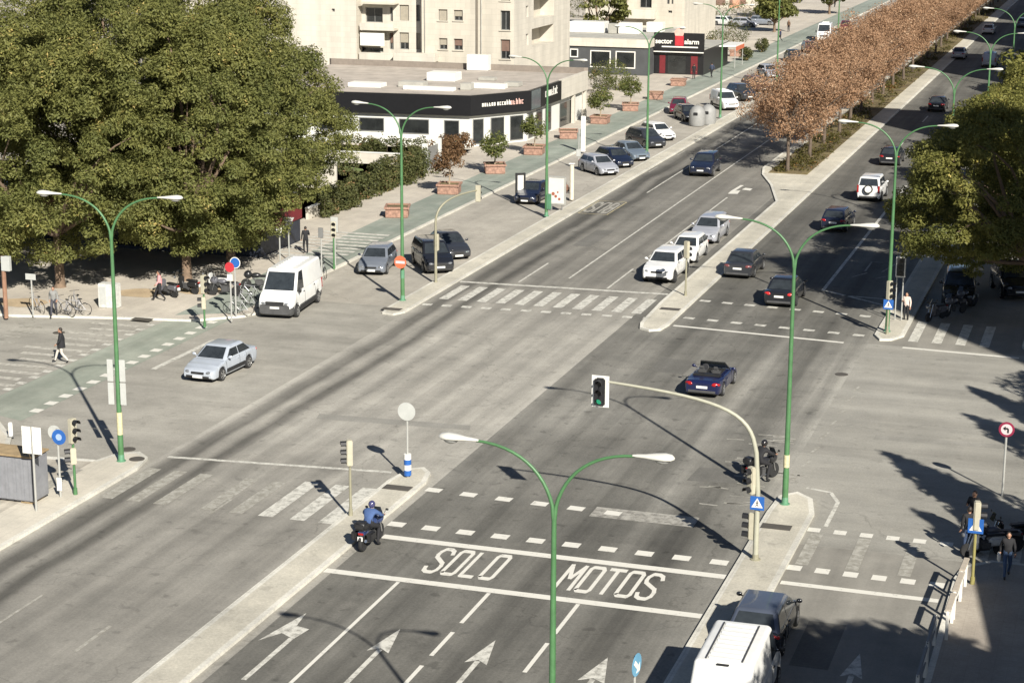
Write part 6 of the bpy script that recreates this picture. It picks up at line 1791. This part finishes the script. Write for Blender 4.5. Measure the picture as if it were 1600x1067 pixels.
text(sg, 'sector', .80, (x0 + .2, y0 - .51), 0, 3.75, M_white, bold=.02)
text(sg, 'alarm', .80, (x1 - 2.25, y0 - .51), 0, 3.75, M_white, bold=.02)
MB().box(x0 + 1.0, x1 - .6, y0 - .52, y0 - .505, 3.3, 3.45).build('small_lettering_band', M_whitep, sg)
b = disc(MB(), .55, y0 - .505, 20, 5.0, (x0 + x1) / 2 + .1, .05); b.build('emblem_disc', mat('emblem_pink', (.62, .36, .30), .5), sg)
MB().bbox((x0 + x1) / 2 - .4, (x0 + x1) / 2 + .65, y0 - .56, y0 - .51, 3.5, 4.7, .02).build('emblem_red', M_red, sg)
for i, (a, b, mm) in enumerate(((-54.2, -53.5, M_awr), (-53.2, -51.0, M_wing), (-50.4, -49.6, M_awr))):
    MB().box(a, b, y0 - .05, y0 - .004, .2, 2.3).build('shop_window', mm, s3)
aw = empty('awning', (-49.6, 233.0, .12), 0, 'pale awning with an orange lower edge beyond the black sign', 'awning')
MB().prism([(0, 0), (2.6, 1.0), (2.6, 6), (0, 6)], 2.6, 2.75).build('canopy', M_whitep, aw)
MB().prism([(2.61, 1.0), (2.66, 1.0), (2.66, 6), (2.61, 6)], 2.1, 2.6).build('valance', M_orange, aw)
for x, y in ((2.5, 1.1), (2.5, 5.8)): MB().tube([(x, y, 0), (x, y, 2.6)], .05, 6).build('post', M_galv, aw)
for i in range(3):
    p = at(1090 + i * 9, 96 - i * 4, .12)
    t_ = empty('terrace_table', p, i, ['white terrace table and chair nearest the black sign shop', 'white terrace table in the middle of the shop terrace', 'white terrace table farthest along the shop terrace'][i], 'table', 'white terrace tables')
    MB().lathe([(.45, .72), (.45, .75), (.01, .76)], 12).build('table_top', M_whitep, t_); MB().tube([(0, 0, 0), (0, 0, .72)], .05, 6).build('leg', M_galv, t_)

# --- second cream block, and low houses at the top
b2 = empty('apartment_building', (0, 0, 0), 0, 'second cream apartment block with a projecting balcony at the top centre', 'building')
Y2 = 258.0
x0, x1 = onY(915, 10, Y2)[0], onY(1070, 10, Y2)[0]
hh = [rectY(1000, -5, 1018, 13, Y2), rectY(1042, -2, 1046, 7, Y2), rectY(1049, -2, 1052, 7, Y2), rectY(1044, 17, 1050, 21, Y2)]
m = MB(); wall_with_holes(m, x0, x1, 0, 20, hh, Y2); m.build('wall', M_stone, b2)
for h in hh: window(b2, *h, Y2, kind='glass')
m = MB(); m.add([(x1, Y2, 0), (x1, Y2 + 20, 0), (x1, Y2 + 20, 20), (x1, Y2, 20)], [(0, 1, 2, 3)]); m.build('wall', M_stone2, b2)
a, b, z0, z1 = rectY(977, 15, 1022, 31, Y2 - 1.2)
o = MB().bbox(a, b, Y2 - 1.2, Y2 - .02, z0, z1, .05).build('balcony', M_stone2, b2)
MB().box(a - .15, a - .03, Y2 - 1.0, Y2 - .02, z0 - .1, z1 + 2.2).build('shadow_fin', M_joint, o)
MB().box(x0, x1, Y2 + 1, Y2 + 20, 19.6, 19.8).build('roof', M_roofg, b2)
for i, (px0, px1, zt_, y, c, lb) in enumerate(((1070, 1138, 5.2, 338, M_stone2, 'long pale low building with dark openings at the top edge'), (1138, 1152, 6.0, 339, mat('house_salmon', (.5, .27, .18), .85, var=.1), 'salmon house front between the pale low building and the hedge end'), (1152, 1180, 5.0, 341, M_stone, 'small cream house right of the salmon one'))):
    a, b = onY(px0, 5, y)[0], onY(px1, 5, y)[0]
    hs = empty('low_house', (0, 0, 0), 0, lb, 'building')
    MB().box(a, b, y, y + 12, 0, zt_ + 6).build('wall', c, hs)
    MB().box(a - .2, b - .01, y - .2, y + 12.2, zt_ + 6.01, zt_ + 6.3).build('roof', M_roofg, hs)
    for k in range(2 if i == 0 else 1):
        u = a + (b - a) * (.15 + .45 * k); MB().box(u, u + (b - a) * .33, y - .05, y - .004, .6, 2.0).build('window', M_shutb, hs)
w_ = empty('garden_wall', (0, 0, 0), 0, 'white wall in front of the second cream block behind the shop sign', 'wall')
a, b = onY(1035, 25, 252)[0], onY(1096, 25, 252)[0]; MB().box(a, b, 252, 252.4, 0, 2.4).build('wall', M_wallw, w_); MB().box(a, b, 251.9, 252.5, 2.41, 2.55).build('coping', M_whitep, w_)

# --- red banded shop under the corner trees
s4 = empty('shop_building', (0, 0, 0), 0, 'low dark shop with a deep red band, under the corner trees', 'building')
MB().box(-82, -51.0, 107.2, 113.2, 0, 1.6).build('wall', mat('shop_dark_blue', (.016, .02, .032), .5, var=.3), s4)
MB().box(-82.1, -50.9, 107.0, 113.3, 1.61, 3.1).build('red_band', M_awr, s4)
MB().box(-82, -51.0, 107.1, 113.2, 3.11, 3.3).build('roof', M_grey, s4)
for i in range(6): MB().box(-80.5 + i * 4.7, -78 + i * 4.7, 107.15, 107.195, .3, 1.35).build('shop_window', M_wing, s4)

# --- garden beside the showroom
struct('lawn', MB().sheet([(-66 + 7.5 * math.cos(q * .3142) , 142.4 + 2.2 * math.sin(q * .3142)) for q in range(20)], .126), surface('lawn_green', (.12, .16, .05), (.16, .19, .06), sa=.1, patch=.3, grain=.3))
struct('garden_path', MB().sheet([(-78, 118), (-54.2, 118), (-54.2, 156.5), (-78, 155)], .115), surface('garden_pale_paving', (.56, .52, .43), (.6, .55, .45), sa=.05, patch=.1, grain=.1))
for a, b, h, lb in (((-53.75, 120.5), (-53.95, 142.8), .75, 'low cream garden wall under the long hedges'), ((-54.6, 147.0), (-54.6, 155.0), .75, 'low cream garden wall between the gate and the showroom'), ((-57.0, 133.4), (-70, 132.6), 2.0, 'white blank wall inside the garden behind the hedge'), ((-56.4, 146.2), (-72, 145.4), .9, 'pale low wall behind the lawn')):
    d = Vector(b) - Vector(a); ww = empty('garden_wall', (a[0], a[1], .1), math.atan2(d.y, d.x), lb, 'wall')
    MB().box(0, d.length, -.1, .1, 0, h).build('wall', M_stone2, ww); MB().box(0, d.length, -.14, .14, h + .002, h + .08).build('coping', M_whitep, ww)
gt = empty('garden_gate', (-53.6, 143.3, .1), R(90), 'dark garden gate between pale pillars in the hedge line', 'gate')
for x in (0, 3.2): MB().bbox(x - .2, x + .2, -.2, .2, 0, 2.3, .02).build('pillar', M_wallw, gt)
MB().bbox(.22, 2.98, -.04, .04, .1, 1.9, .01).build('gate_leaf', M_grey, gt)
for i, (px, py, r_, h_, lb, m_) in enumerate(((715, 225, .9, 2.3, 'dark rusty shrub at the showroom corner', M_leafR), (745, 222, .9, 2.0, 'olive shrub beside the rusty one at the showroom corner', M_leafH), (775, 218, .9, 2.2, 'green shrub in front of the showroom windows', M_leafH), (940, 147, 1.7, 3.3, 'round shrub past the cream pillar wall', M_leafH), (962, 141, 1.6, 3.2, 'second round shrub past the cream pillar wall', M_leafP), (568, 118, 1.6, 3.4, 'round bush at the foot of the cream block by the tree edge', M_leafH), (662, 116, 1.3, 2.8, 'flat topped bush under the entrance canopy', M_leafH), (1012, 108, 1.0, 3.0, 'bush against the charcoal shop corner', M_leafR), (1040, 112, 1.6, 2.8, 'wide green bush under the black sign', M_leafP), (1120, 90, 1.9, 3.4, 'leafy bush by the terrace', M_leafH), (1145, 74, 2.4, 3.8, 'big dark bush in front of the far car park', M_leafH), (1165, 95, 1.0, 1.6, 'low olive hedge block by the bike lane', M_leafH), (1190, 82, 1.0, 1.8, 'taller olive hedge block by the bike lane', M_leafH), (600, 222, 1.2, 1.4, 'yellow green bush on the lawn edge', M_leafP), (580, 240, 1.0, 1.2, 'low bush by the corner trees on the lawn', M_leafP))):
    shrub(at(px, py, .12), r_, h_, lb, 300 + i, m_, K=26)
for i, (x, y, H, r_, lb) in enumerate(((-67.5, 246, 13, 3.2, 'dark tree between the two cream blocks'), (-56, 318, 8, 4, 'tree at the end of the clipped hedge'), (-50.5, 330, 7, 3.5, 'tree on the far pavement at the top'), (-52.5, 290, 6, 2.6, 'small tree by the far car park'))):
    broad_tree((x, y, .1), H, r_, 2.0, lb, 330 + i, K=50, n_per=60, leaf=(.6, .32), group='trees among the far buildings', trunk_r=.2)

# --- buildings beside the camera, outside the frame: they shade the near pavement
eb = empty('corner_building', (0, 0, 0), 0, 'plain block beside the near east pavement that shades the lower right', 'building')
MB().prism([(7.45, 50.6), (8.55, 43.9), (14, 10), (40, 10), (40, 50.6)], 0, 12.2).build('wall', M_stone, eb); MB().prism([(7.9, 50.2), (8.85, 43.9), (14.4, 10.4), (39.6, 10.4), (39.6, 50.2)], 12.21, 12.4).build('roof', M_roofg, eb)
eb = empty('tower_building', (0, 0, 0), 0, 'tall block on the east side street whose shadow covers the far right pavement', 'building')
MB().prism([(22.6, 61.2), (47.5, 30), (75, 30), (75, 62)], 0, 46).build('wall', M_stone, eb); MB().prism([(23.9, 61.2), (47.7, 30.6), (74.5, 30.6), (74.5, 61.5)], 46.01, 46.4).build('roof', M_roofg, eb)
for i, (y0_, y1_, h_) in enumerate(((150.9, 157.5, 33.5), (204, 224, 33.2), (250, 282, 33.2), (296, 345, 33.2))):
    eb = empty('tower_building', (0, 0, 0), 0, ['narrow tall slab block nearest the junction on the east side', 'second tall slab block along the east side', 'third tall slab block along the east side', 'fourth and farthest tall slab block along the east side'][i], 'building')
    MB().box(5, 24, y0_, y1_, 0, h_).build('wall', M_stone, eb); MB().box(5.3, 23.7, y0_ + .3, y1_ - .3, h_ + .01, h_ + .4).build('roof', M_roofg, eb)
